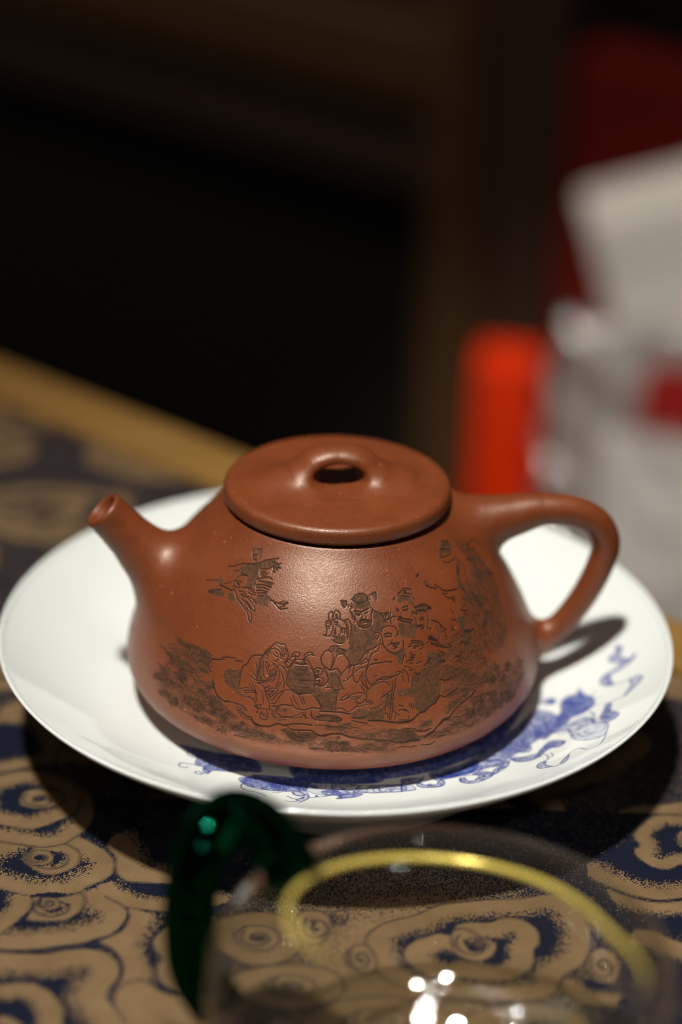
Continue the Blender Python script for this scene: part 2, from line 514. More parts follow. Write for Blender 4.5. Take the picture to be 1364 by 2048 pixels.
ENGRAVED_LINES = """2.2 -5730 1975 -5582 2003
2 -5595 2010 -5461 2046 -5324 2065 -5201 2091 -5088 2127 -4867 2167
1.6 -5382 2132 -5312 2148
1.6 -5363 2126 -5312 2136
1.6 -5323 2104 -5276 2112
1.4 -5413 2152 -5388 2125 -5319 2102 -5260 2102
1.6 -5366 2183 -5288 2191
1.8 -4972 2132 -4901 2133 -4845 2122 -4788 2104
1.8 -4951 2140 -4851 2127 -4784 2134
1.8 -4864 2097 -4767 2098
2.2 -4904 2092 -4862 2062
2.2 -4886 2060 -4847 2061
2.2 -4842 2088 -4820 2079
1.8 -5113 2055 -5019 2065 -4950 2082 -4913 2104
1.8 -5101 2034 -4998 2044
1.8 -5085 2018 -4961 2034
1.8 -5057 2004 -4971 2015
2 -5097 1974 -5008 1995 -4911 2010 -4844 2001
2 -5072 1963 -4956 1970 -4856 1976 -4800 1971
2 -5073 1930 -4972 1944 -4881 1944 -4815 1940
2 -5051 1912 -4943 1924 -4837 1920
2 -5032 1891 -4937 1902 -4848 1901
2 -5002 1872 -4913 1887 -4867 1893
2 -4987 1853 -4908 1864
1.6 -5184 1883 -5105 1871 -5027 1871
1.6 -5158 1857 -5086 1850 -5013 1855
1.6 -5136 1891 -5063 1884
1.8 -4814 1870 -4733 1844 -4617 1833 -4548 1832 -4490 1852
1.8 -4784 1844 -4716 1846
1.8 -4620 1839 -4562 1860
1.8 -4562 1836 -4505 1859
1.8 -4696 1831 -4588 1798 -4483 1809
1.8 -4594 1809 -4532 1822
1.8 -4623 1801 -4574 1791
1.8 -5428 1837 -5361 1828 -5310 1793 -5184 1753 -5047 1702 -4972 1639 -4951 1638 -4965 1684
1.6 -5217 1791 -5126 1776 -5005 1727 -4961 1684
1.6 -5134 1787 -5088 1776 -4973 1732 -4942 1731 -4975 1764
1.6 -5135 1818 -5037 1791 -4974 1769
1.6 -5139 1761 -5001 1703
1.6 -5319 1842 -5210 1843 -5135 1818
1.6 -5235 1813 -5135 1818
1.6 -5269 1820 -5197 1829
1.6 -5128 1825 -5063 1823 -4963 1790
1.6 -5620 1843 -5553 1863 -5492 1888
2.5 -5688 1822 -5546 1823 -5426 1822
1.6 -5456 1860 -5395 1859 -5319 1866
2.5 -5471 1895 -5440 1907 -5409 1894 -5360 1891
1.6 -5463 1878 -5420 1867
1.6 -5398 1908 -5330 1914
1.6 -5385 1886 -5329 1878
1.6 -5455 1917 -5431 1946 -5350 1966 -5281 1971
1.6 -5413 1968 -5302 1977
1.6 -5553 1930 -5564 1959 -5484 1983
1.8 -5962 1793 -5861 1822 -5771 1843
1.6 -5816 1735 -5711 1767 -5607 1797
1.6 -5791 1727 -5691 1752
1.6 -5294 1871 -5201 1887 -5128 1895
1.8 -4666 1393 -4647 1431 -4604 1465 -4571 1494 -4535 1520 -4481 1514 -4417 1512 -4395 1487 -4360 1442 -4357 1414 -4375 1381 -4395 1357
1.4 -4541 1501 -4494 1486 -4459 1473 -4442 1451 -4456 1421
1.6 -4603 1462 -4540 1463 -4485 1456 -4459 1435
1.4 -4436 1486 -4417 1450 -4393 1439
1.4 -4409 1482 -4386 1449
1.4 -4649 1402 -4639 1439
1.8 -4450 1418 -4397 1434 -4376 1430
1.6 -4451 1404 -4404 1419
1.6 -4609 1344 -4582 1319 -4573 1285 -4551 1273 -4512 1278 -4496 1295 -4472 1320
1.8 -4524 1444 -4498 1427
1.8 -4537 1418 -4508 1404 -4487 1403
1.8 -4472 1383 -4491 1360 -4523 1363
1.8 -4538 1343 -4506 1337
1.8 -4524 1327 -4493 1324
1.6 -4562 1318 -4577 1299
1.6 -4444 1394 -4418 1390 -4405 1398
1.4 -4636 1397 -4611 1400 -4600 1381 -4611 1365
1.8 -4671 1392 -4695 1352 -4690 1281 -4685 1171
1.6 -4620 1342 -4602 1294 -4565 1249 -4537 1217
1.6 -4649 1338 -4636 1275 -4617 1219 -4591 1194
1.6 -4737 1316 -4710 1262 -4694 1207
1.8 -4673 1166 -4624 1167 -4568 1183 -4532 1217
1.8 -4658 1146 -4601 1156 -4548 1178 -4505 1207
1.6 -4532 1217 -4483 1239 -4464 1285 -4460 1314 -4446 1337
2.2 -4669 1385 -4727 1383 -4805 1359 -4827 1330 -4846 1279 -4883 1260 -4898 1213 -4895 1168
1.6 -4777 1244 -4737 1214 -4693 1185
1.6 -4792 1189 -4724 1168 -4682 1160
1.6 -4895 1168 -4883 1096 -4885 1050
1.7 -4769 1111 -4722 1083 -4673 1047 -4653 997 -4648 953
1.7 -4731 1119 -4680 1075 -4657 1034
1.7 -4863 1047 -4808 1070 -4750 1078
1.7 -4811 1042 -4736 1061 -4677 1061
1.7 -4795 1024 -4732 1043 -4673 1047
1.7 -4759 992 -4709 991 -4669 964
1.7 -4742 1003 -4679 985
1.8 -4676 1140 -4616 1131 -4580 1107 -4550 1052 -4511 998 -4486 965 -4483 912
1.6 -4612 1072 -4579 1033 -4561 968
1.8 -4650 937 -4578 953
1.6 -4666 927 -4626 910
1.6 -4639 936 -4597 908
1.8 -4591 948 -4585 918 -4489 926
1.7 -4648 930 -4605 899 -4628 872 -4571 867 -4574 827 -4518 821 -4493 833 -4497 887 -4514 907
1.6 -4565 883 -4544 868 -4518 875
1.6 -4543 863 -4532 850
1.6 -4567 898 -4567 871
1.6 -4515 861 -4504 847
1.8 -4571 1108 -4519 1135
1.8 -4556 1081 -4497 1119 -4441 1124
1.8 -4554 1074 -4456 1103
1.8 -4541 1053 -4496 1068
1.8 -4520 1042 -4496 1068 -4463 1095
1.8 -4515 1020 -4450 1074 -4419 1109
1.8 -4494 1008 -4467 1013 -4422 1071 -4355 1120
1.8 -4471 982 -4435 988 -4391 1053 -4353 1110
1.8 -4424 1189 -4444 1142 -4411 1117
1.8 -4395 1184 -4416 1145
1.8 -4414 1283 -4379 1230 -4356 1182 -4358 1138
1.6 -4436 1295 -4428 1232 -4427 1203
1.8 -4402 1321 -4357 1290 -4342 1264
1.6 -4435 1331 -4372 1317
1.6 -4467 1256 -4477 1211 -4507 1170
1.7 -4355 1120 -4272 1126 -4214 1102 -4141 1101
2.4 -4457 958 -4395 966 -4353 986 -4236 989
1.7 -4239 1085 -4205 1029 -4155 982
1.7 -4262 1053 -4228 997 -4189 971
1.7 -4187 1105 -4145 1057 -4122 1015
1.7 -4129 1080 -4096 1016
2.4 -4189 968 -4100 964 -4048 979 -4005 989 -3931 986
1.8 -4379 1352 -4355 1383 -4313 1422 -4263 1420 -4277 1391 -4310 1353 -4343 1320 -4379 1352
1.8 -4306 1436 -4291 1459 -4241 1463 -4218 1448 -4234 1429 -4264 1427 -4268 1447
1.6 -4313 1422 -4298 1445
1.6 -4337 1392 -4305 1381
1.6 -4353 1372 -4321 1362
1.6 -4260 1406 -4210 1404 -4132 1409
1.8 -4259 1399 -4298 1347 -4320 1302 -4333 1243 -4330 1192 -4295 1152 -4236 1129 -4187 1112 -4088 1117 -4034 1124 -4014 1154 -4005 1213 -4016 1283 -4045 1338 -4079 1378 -4113 1410
2.6 -4254 1371 -4194 1367 -4117 1375
2 -4239 1341 -4113 1344 -4102 1327 -4217 1322
1.8 -4176 1378 -4151 1436 -4157 1446 -4087 1478 -4044 1453 -4079 1457 -4131 1434 -4148 1380
1.2 -4289 1290 -4200 1278 -4077 1280
1.2 -4289 1233 -4193 1228 -4053 1231
1.2 -4260 1171 -4166 1165 -4066 1172
1.7 -4025 1332 -3989 1348 -3955 1336
1.7 -4013 1305 -3976 1313 -3974 1293 -4011 1283
1.7 -4001 1269 -3950 1265
1.7 -4007 1234 -3947 1233
1.7 -4004 1205 -3945 1198
1.7 -4075 1343 -4023 1312 -4001 1269
2 -5197 1266 -5123 1288 -5047 1297 -5005 1299
1.7 -5345 1220 -5233 1242 -5180 1255
2.4 -4995 1282 -4911 1292
2.4 -5228 1043 -5183 985 -5132 936 -5069 906 -5013 893 -4966 904
2 -4946 905 -4866 909 -4795 900 -4730 867
2.6 -4783 840 -4730 816 -4674 811 -4640 774 -4583 761
1.7 -4854 856 -4775 802 -4679 791
1.7 -4402 954 -4405 908 -4347 882 -4242 890 -4157 915 -4115 941
1.7 -4363 868 -4240 876 -4128 895 -4102 935
1.7 -4377 835 -4291 854
1.6 -4452 924 -4445 880 -4397 856
1.6 -4089 943 -4077 899 -4050 885
1.6 -4021 963 -4026 917 -3989 890
2 -3544 1916 -3478 1948 -3397 1956 -3357 1951 -3301 1927 -3329 1902 -3398 1890 -3486 1890 -3539 1914
2 -3552 1885 -3561 1852 -3573 1829 -3560 1800 -3521 1771 -3519 1735
2 -3710 1906 -3622 1898 -3662 1853 -3710 1906
2 -3249 1944 -3163 1957 -3176 1904
1.6 -3618 1875 -3591 1874 -3598 1858
1.6 -3576 1864 -3555 1858
1.6 -3266 1945 -3283 1907 -3259 1911
1.6 -3307 1902 -3281 1872 -3276 1850
1.8 -3513 1800 -3502 1759 -3475 1723 -3457 1699
1.8 -3258 1832 -3281 1780 -3290 1734 -3322 1700
2.6 -3515 1825 -3453 1821 -3412 1815
2.6 -3400 1820 -3356 1830 -3311 1841
2.4 -3497 1808 -3456 1799 -3435 1801
2.4 -3372 1802 -3328 1812
1.5 -3488 1793 -3447 1789
1.7 -3414 1798 -3407 1774 -3429 1763 -3369 1758 -3356 1772
2 -3435 1757 -3453 1734
3.2 -3453 1740 -3411 1747 -3360 1749 -3320 1741
1.8 -3424 1727 -3342 1730 -3335 1715 -3416 1709 -3435 1719
2.8 -3447 1704 -3409 1691 -3349 1692 -3305 1708 -3310 1741
1.8 -3444 1728 -3468 1693
1.6 -3510 1828 -3493 1840
1.6 -3558 1818 -3539 1801 -3551 1778 -3532 1760
1.6 -3276 1850 -3248 1831 -3260 1803
1.9 -3885 1799 -3845 1821 -3824 1808 -3827 1777 -3835 1747 -3850 1741
1.9 -3885 1799 -3878 1769 -3866 1752
1.9 -3783 1832 -3725 1812 -3720 1766
1.9 -3783 1832 -3813 1805 -3817 1777
3.4 -3777 1795 -3766 1780
1.9 -3866 1752 -3905 1740 -3913 1716 -3892 1698 -3863 1705 -3839 1724 -3850 1741
1.6 -3905 1733 -3874 1720
1.6 -3886 1746 -3854 1729
1.7 -3911 1698 -3895 1681 -3861 1688
1.9 -3816 1760 -3745 1766 -3695 1755 -3655 1737 -3635 1713 -3626 1690 -3695 1690 -3734 1701
1.7 -3815 1748 -3755 1743
1.7 -3805 1733 -3750 1734
1.7 -3789 1718 -3745 1722
1.7 -3774 1707 -3734 1708
1.9 -3895 1681 -3905 1632 -3939 1629 -3905 1623 -3848 1628 -3821 1670
1.7 -3819 1718 -3812 1682 -3792 1659 -3805 1629
1.7 -3778 1695 -3782 1659 -3771 1617 -3714 1648 -3705 1684
1.7 -3695 1684 -3690 1648
1.7 -3665 1683 -3661 1642
1.7 -3646 1684 -3637 1648
1.7 -3824 1622 -3771 1617
1.8 -3822 1592 -3760 1569 -3695 1563
2 -3664 1749 -3613 1760 -3575 1731 -3574 1659 -3601 1562
1.6 -3634 1749 -3607 1684 -3609 1611
1.6 -3626 1683 -3624 1599
1.8 -3250 1822 -3190 1805 -3114 1771 -3096 1722
1.6 -3149 1797 -3108 1788 -3041 1795
1.6 -3103 1770 -3064 1791
1.6 -3075 1756 -3032 1789 -3031 1759
1.6 -3000 1786 -3024 1747 -3052 1732
1.6 -3094 1728 -3068 1708
1.6 -3007 1733 -3028 1706
1.9 -3952 1421 -3945 1447 -3912 1489 -3859 1499 -3822 1488
2.2 -3952 1421 -3931 1385 -3885 1354 -3850 1337
1.8 -3808 1476 -3802 1439 -3809 1388 -3833 1343
1.8 -3758 1464 -3783 1427 -3799 1382 -3841 1338
1.8 -3758 1464 -3686 1477 -3641 1446 -3606 1395 -3607 1370
1.8 -3868 1505 -3824 1537 -3732 1539
1.6 -3796 1531 -3804 1507
1.6 -3732 1526 -3686 1515 -3631 1501
1.8 -3167 1594 -3180 1632 -3151 1666 -3107 1681 -3033 1684 -2967 1663 -2938 1624
2.4 -3166 1582 -3168 1545 -3147 1507 -3114 1479 -3024 1452 -2942 1469 -2905 1496 -2896 1545
2.6 -3133 1617 -3081 1625 -3033 1615
2.6 -2977 1597 -2942 1609
2.2 -3127 1601 -3038 1597
1.8 -2971 1596 -2948 1625
1.8 -3035 1565 -3061 1543 -3013 1539
1.8 -3105 1522 -3062 1537
2.6 -3062 1537 -3014 1532 -2955 1533
1.8 -3048 1517 -2989 1514 -2958 1521
1.8 -3030 1509 -3002 1503
1.8 -3044 1492 -2984 1495
1.7 -3258 1637 -3208 1639 -3202 1621
1.7 -3251 1618 -3214 1609 -3237 1586 -3264 1607
1.7 -3190 1584 -3206 1548 -3178 1540
1.9 -3606 1383 -3562 1379 -3492 1387 -3417 1422 -3381 1427
1.9 -3236 1541 -3297 1510 -3374 1495 -3443 1448 -3472 1418
1.8 -3217 1536 -3245 1489 -3302 1473 -3343 1444
1.8 -3322 1468 -3355 1419 -3386 1370 -3407 1333
2.2 -3350 1374 -3286 1384 -3204 1385 -3148 1390 -3086 1379
3 -3292 1416 -3264 1411
1.7 -3633 1364 -3598 1376
1.7 -3474 1380 -3401 1402 -3364 1420
1.7 -3355 1501 -3377 1470
1.7 -4015 1345 -3958 1348 -3923 1321 -3939 1293 -3972 1284
1.7 -4004 1324 -3966 1324 -3974 1305
1.7 -4009 1282 -3971 1270 -4007 1254
1.7 -3952 1271 -3909 1251 -3911 1222 -3947 1200 -4002 1197
1.7 -3987 1241 -3950 1242 -3948 1221 -3985 1215
2 -3910 1350 -3869 1295 -3853 1253 -3883 1216 -3919 1193 -3965 1192
2.2 -3833 1332 -3748 1347 -3709 1305 -3700 1291
2 -3994 1095 -3945 1047 -3915 989
2 -3881 1180 -3817 1183 -3762 1161 -3699 1170
1.7 -3728 1277 -3718 1235 -3690 1184 -3662 1163
1.7 -3700 1305 -3652 1340 -3585 1367
2 -3681 1238 -3634 1255 -3577 1290
1.7 -3595 1368 -3605 1319
1.7 -3546 1367 -3567 1305 -3550 1240
1.7 -3548 1311 -3490 1345 -3421 1356
1.7 -3443 1315 -3484 1267 -3514 1225 -3550 1240
2 -3445 1287 -3466 1245 -3432 1194 -3396 1163
2 -3392 1348 -3415 1300 -3400 1242 -3365 1204
1.7 -3392 1348 -3341 1381 -3281 1385
1.7 -3437 1258 -3412 1207 -3404 1177
1.7 -3478 1195 -3443 1158 -3436 1114
2.2 -3356 1197 -3298 1222 -3227 1253 -3160 1255 -3061 1256 -3019 1270
1.7 -3286 1243 -3191 1236 -3103 1243
1.7 -3312 1273 -3274 1274
1.8 -3416 1142 -3338 1188 -3261 1212 -3184 1213 -3141 1181
2 -3416 1135 -3419 1083 -3457 1049 -3502 1036 -3537 1059
2 -3715 1068 -3662 1075 -3617 1104 -3526 1132 -3453 1129
1.7 -3662 1075 -3590 1097 -3509 1095
1.7 -3590 1075 -3518 1080 -3472 1108
1.7 -3707 1083 -3653 1112 -3617 1126
1.7 -3546 1059 -3519 1043 -3538 1007 -3618 964
1.7 -3529 1007 -3422 1025
1.7 -3420 1062 -3366 1051 -3350 1028
1.7 -3430 1048 -3385 1038 -3368 1022
2 -3265 1067 -3177 1111 -3117 1135
2 -3379 978 -3298 995 -3241 1021
2 -3758 986 -3697 995 -3635 965
1.7 -3752 1103 -3759 1030
1.8 -3099 1206 -3134 1078 -3168 932 -3182 865
1.8 -3070 1203 -3111 1076 -3139 944 -3164 863
1.7 -3045 1236 -3070 1203 -3078 1146
1.8 -3058 1274 -3025 1292 -2958 1273
1.7 -3020 1263 -2997 1281
1.8 -2963 1299 -2917 1272 -2904 1234 -2914 1184
1.7 -2982 1251 -2963 1191
1.7 -2874 1282 -2822 1281
1.7 -2937 1325 -2878 1311 -2854 1278
2.2 -2817 1259 -2780 1239 -2711 1257 -2684 1268
1.8 -2831 1246 -2862 1192 -2883 1136
1.7 -3235 990 -3188 1001
1.7 -3256 955 -3218 982 -3221 937
1.7 -3240 923 -3195 927 -3198 889
1.7 -3137 959 -3104 925 -3061 897
1.7 -3106 903 -3119 866
2 -3067 936 -3046 949 -2975 924
1.7 -3060 988 -3006 973
1.7 -3046 949 -2991 941 -2949 905
1.7 -2946 996 -2924 955
1.7 -2917 1000 -2908 930
1.7 -2891 981 -2889 935
1.7 -3066 852 -2966 838
1.7 -2965 854 -2952 875
2.6 -3931 963 -3810 963 -3696 957 -3609 942
2.4 -3583 881 -3514 864 -3420 848
2.8 -3410 874 -3244 859 -3157 839 -3023 827 -2930 833 -2870 863 -2829 883 -2767 883
2.2 -3583 907 -3497 901 -3426 913
2.6 -3955 913 -3895 926 -3808 926 -3730 912 -3695 889
1.7 -3979 881 -3892 878 -3764 874 -3695 883
1.7 -3975 828 -3873 832 -3737 821 -3635 852 -3592 859
2.2 -2715 1954 -2637 1945 -2578 1932
1.7 -2746 1941 -2659 1932
2.4 -2813 1924 -2752 1931
1.7 -2711 1925 -2666 1922
1.8 -2728 1916 -2653 1911 -2594 1894
2.6 -2906 1883 -2872 1898
1.7 -2822 1906 -2718 1898 -2637 1883
2.4 -2800 1810 -2755 1816 -2715 1812
2.2 -2902 1815 -2865 1806
2.6 -2802 1787 -2749 1789 -2726 1792
2.6 -2900 1795 -2866 1793
1.6 -2849 1772 -2849 1751
2.6 -2894 1739 -2812 1719 -2701 1696
2.6 -2908 1726 -2820 1698 -2731 1678
1.7 -2891 1744 -2844 1740
1.7 -2774 1716 -2709 1702
1.7 -2667 1763 -2699 1724
1.7 -2629 1829 -2617 1795
1.7 -2595 1878 -2575 1844
1.6 -3050 1794 -3081 1760
1.6 -3029 1799 -3034 1756 -3070 1732
1.6 -2992 1790 -3016 1749
1.6 -3097 1739 -3037 1746
1.6 -3009 1744 -2945 1760
1.6 -2967 1751 -2918 1752
1.6 -3022 1734 -3013 1701
3.2 -2614 1792 -2563 1794 -2451 1794 -2368 1750 -2420 1758
2.6 -2661 1757 -2606 1739
1.8 -2601 1766 -2525 1751 -2440 1744
1.8 -2552 1760 -2485 1762
1.7 -2659 1718 -2652 1673 -2674 1648
2.2 -2574 1702 -2525 1694
2.2 -2593 1688 -2536 1677
1.8 -2664 1646 -2614 1646
2.6 -2661 1629 -2618 1638 -2568 1617
1.8 -2636 1643 -2566 1639
1.8 -2619 1612 -2581 1607
1.7 -2456 1701 -2477 1648 -2510 1608
1.7 -2516 1597 -2461 1600
1.7 -2482 1580 -2465 1595
2.4 -2418 1656 -2339 1626 -2302 1595 -2256 1546 -2232 1547
1.8 -2319 1604 -2312 1563 -2311 1527
1.8 -2283 1540 -2268 1507 -2287 1493
3 -2539 1526 -2486 1512 -2422 1477
1.8 -2513 1539 -2462 1519
2.4 -2522 1477 -2453 1454 -2399 1420 -2336 1402
1.7 -2463 1432 -2404 1427
1.7 -2441 1392 -2393 1365 -2384 1339
1.7 -2283 1421 -2236 1411
1.7 -2301 1431 -2254 1397
2.2 -2457 1305 -2402 1297
1.7 -2461 1291 -2408 1280
1.7 -2536 1491 -2579 1480
2.2 -2788 1533 -2716 1524 -2647 1502 -2620 1475
2.2 -2814 1508 -2766 1513 -2688 1497 -2642 1467
2.6 -2839 1488 -2802 1489
2.6 -2766 1485 -2695 1478
2.2 -2780 1469 -2745 1464
1.8 -2697 1447 -2648 1451
1.8 -2836 1436 -2801 1431
2.2 -2832 1418 -2773 1405
2.2 -2838 1399 -2787 1389
1.8 -2833 1387 -2798 1382
2.2 -2902 1352 -2871 1371 -2812 1367
1.8 -2868 1347 -2826 1342
1.7 -2921 1418 -2961 1352
1.7 -2909 1428 -2889 1403
1.7 -2703 1401 -2680 1415
1.8 -2778 1330 -2703 1342
2.4 -2680 1296 -2639 1314 -2578 1357
2.4 -2304 1931 -2252 1908 -2146 1884
2.6 -2139 1913 -2091 1883 -2027 1844 -1896 1822 -1774 1812
1.8 -2054 1821 -1992 1815
2.2 -2078 1836 -2041 1795 -1965 1763 -1913 1747
1.8 -1951 1778 -1898 1762
1.8 -1970 1747 -1923 1725
2.6 -1889 1653 -1854 1633 -1788 1614
1.8 -1819 1679 -1766 1648
1.8 -1868 1603 -1792 1581
1.8 -1779 1724 -1726 1705
1.7 -2055 1688 -2036 1637
2.2 -2115 1600 -2058 1595 -2043 1567
1.8 -2152 1567 -2142 1529
1.8 -2155 1526 -2118 1511
2.6 -1978 1474 -1895 1450 -1816 1451
1.7 -2160 1290 -2094 1311
1.8 -2096 1385 -2049 1405
1.7 -2224 1286 -2165 1279
1.7 -2239 1253 -2172 1243
2.6 -1487 2173 -1330 2144
2.2 -1652 2131 -1551 2120 -1447 2087
1.8 -1555 2150 -1409 2130
1.7 -1432 2018 -1387 1972 -1366 1938
2.2 -1485 1971 -1631 1901
3 -2402 2016 -2350 2026
3 -1184 1948 -1135 1932
3 -892 1719 -773 1685
1.8 -1480 1532 -1399 1476 -1382 1439
2 -1678 1549 -1611 1523
1.6 -1748 2078 -1587 2063 -1479 2064
1.6 -1764 2046 -1640 2016 -1463 2017
1.7 -953 2016 -660 2005 -641 1949
1.7 -1055 1994 -900 1978 -825 1942
1.8 -1525 1714 -1519 1659 -1465 1575
2.6 -2934 820 -2830 883 -2768 887 -2712 921 -2630 944 -2582 984 -2552 997 -2490 974 -2402 994 -2309 1011
2.2 -2513 1144 -2435 1118 -2354 1139
3 -3174 846 -3061 823 -2945 822 -2895 844
3 -2077 928 -2150 898 -2247 874 -2357 842 -2448 793 -2493 752 -2546 754 -2586 731 -2652 704 -2679 665 -2741 646 -2790 623
1.8 -2869 726 -2800 692 -2713 706
2.6 -3181 654 -3069 616 -2954 615 -2849 606
1.8 -3031 763 -2893 741
1.8 -2592 633 -2515 625 -2463 587
1.8 -2298 642 -2199 587 -2153 629
1.8 -2630 586 -2592 600 -2516 591
1.8 -2801 545 -2717 538 -2667 549
1.8 -2486 696 -2408 663 -2351 692
1.8 -2426 756 -2319 737 -2288 750
2 -1880 1263 -1906 1220
1.7 -1785 1195 -1816 1113
1.7 -2230 1294 -2137 1281
1.7 -2086 1404 -2024 1360
1.7 -2472 1306 -2390 1285
1.7 -2283 1248 -2187 1245 -2171 1212
2 -2446 1478 -2339 1402 -2247 1392
3 -2539 1512 -2459 1484
1.8 -2529 1465 -2422 1427
1.6 -2064 820 -2007 791 -2046 761
1.6 -2252 792 -2202 746 -2144 738
1.6 -1696 756 -1579 732 -1548 673
1.6 -1895 829 -1833 796 -1858 772
2 -5313 1217 -5205 1245 -5153 1261
2.4 -5332 1204 -5342 1163 -5302 1119 -5275 1111
2.6 -5214 1019 -5172 968 -5113 920 -5031 895 -4963 908
1.7 -6182 1064 -6073 1072 -5957 1042
1.7 -6128 914 -6001 915 -5925 903
1.7 -5582 1019 -5511 1034
1.7 -5812 946 -5602 898
1.7 -5389 1266 -5326 1244
1.7 -4787 745 -4770 724 -4749 746 -4774 752
1.6 -5554 730 -5523 759 -5527 723
1.6 -5397 735 -5358 774 -5328 741 -5288 763
1.6 -5197 841 -5152 870 -5152 838
1.6 -5240 595 -5202 644 -5159 640 -5145 618
1.6 -5059 564 -5031 601 -5000 592 -5008 562
1.6 -5355 627 -5325 655
1.6 -4876 646 -4851 678 -4802 674
1.6 -4853 589 -4777 591 -4721 587
1.6 -4725 649 -4670 653 -4632 626
3 -4669 808 -4641 766 -4595 746 -4543 754 -4459 761
2.8 -4449 772 -4359 805 -4316 797 -4236 816 -4135 831 -4013 827
3 -4221 761 -4130 768 -4009 773 -3968 750 -3887 725 -3789 753 -3689 749 -3605 719
1.5 -4209 738 -4166 704 -4085 691 -4006 708
1.5 -4149 754 -4107 719 -4027 726
1.5 -4269 721 -4185 671 -4064 663
1.5 -4555 664 -4515 682 -4502 653 -4543 641 -4534 657
1.5 -4532 627 -4428 636 -4389 674
1.5 -4846 584 -4790 589 -4701 590
1.8 -3813 575 -3774 560
1.8 -3764 587 -3714 561
1.8 -3685 582 -3665 571
2.4 -4021 584 -3952 590 -3883 588
1.5 -3826 658 -3806 678 -3786 659 -3805 638
1.5 -3707 639 -3678 670 -3647 639 -3676 619
1.7 -3743 714 -3723 729 -3708 710 -3728 700 -3743 714
1.7 -4781 735 -4761 749 -4742 734 -4762 720 -4781 735
1.7 -4286 800 -4253 780 -4221 766
1.7 -4102 924 -4077 881
1.7 -4021 948 -4013 904 -3975 879
2.4 -3966 903 -3916 918 -3773 922 -3691 892
3 -3918 726 -3859 738 -3780 753 -3680 746 -3620 722 -3530 710 -3500 694 -3399 688 -3298 674 -3196 655 -3113 629 -3060 622
2.6 -3018 620 -2943 629 -2856 612
1.8 -3824 583 -3784 557
1.8 -3765 584 -3715 558
1.8 -3706 590 -3676 569
1.8 -3597 583 -3517 555
1.8 -3548 598 -3448 562
1.8 -3458 594 -3317 563 -3215 573
1.8 -3358 593 -3277 591 -3216 594
1.8 -3112 560 -3049 572 -2943 549 -2889 555
1.8 -3193 769 -3089 752 -2941 719
1.8 -3580 816 -3500 805
1.8 -3560 788 -3520 777
2.6 -2790 641 -2722 668 -2675 678 -2627 718 -2563 762 -2514 770 -2472 770
1.8 -2897 722 -2833 696 -2731 711
1.8 -2834 555 -2733 533 -2677 552
1.8 -2643 598 -2572 590
1.6 -3717 642 -3688 672 -3668 642
1.6 -3658 642 -3629 672 -3608 631"""
ENGRAVED_TEXTURE = """1 -6092 791 -5893 978 -5372 954 -5073 892 -4853 748 -4562 734 -4339 694 -4125 668 -4174 581 -4663 567 -5083 584 -5500 604 -5840 650
1 -6011 1191 -5699 1246 -5395 1239 -5287 1101 -5391 998 -5703 970 -6004 987
1 -4342 735 -3917 710 -3499 633 -3071 581 -3124 515 -3601 537 -4121 570
1 -2846 608 -2476 739 -2094 887 -1634 938 -1156 909 -1123 727 -1422 635 -1735 599 -2142 554 -2483 548
1 -1193 2128 -812 1940 -843 1693 -1032 1444 -1229 1203 -1611 1134 -1846 1305 -1897 1554 -1644 1815 -1224 1901
1 -2407 1436 -1960 1477 -1780 1189 -1716 967 -2086 910 -2451 884 -2530 1092
1 -3817 838 -3393 793 -2903 673 -2729 583 -3071 592 -3605 701"""
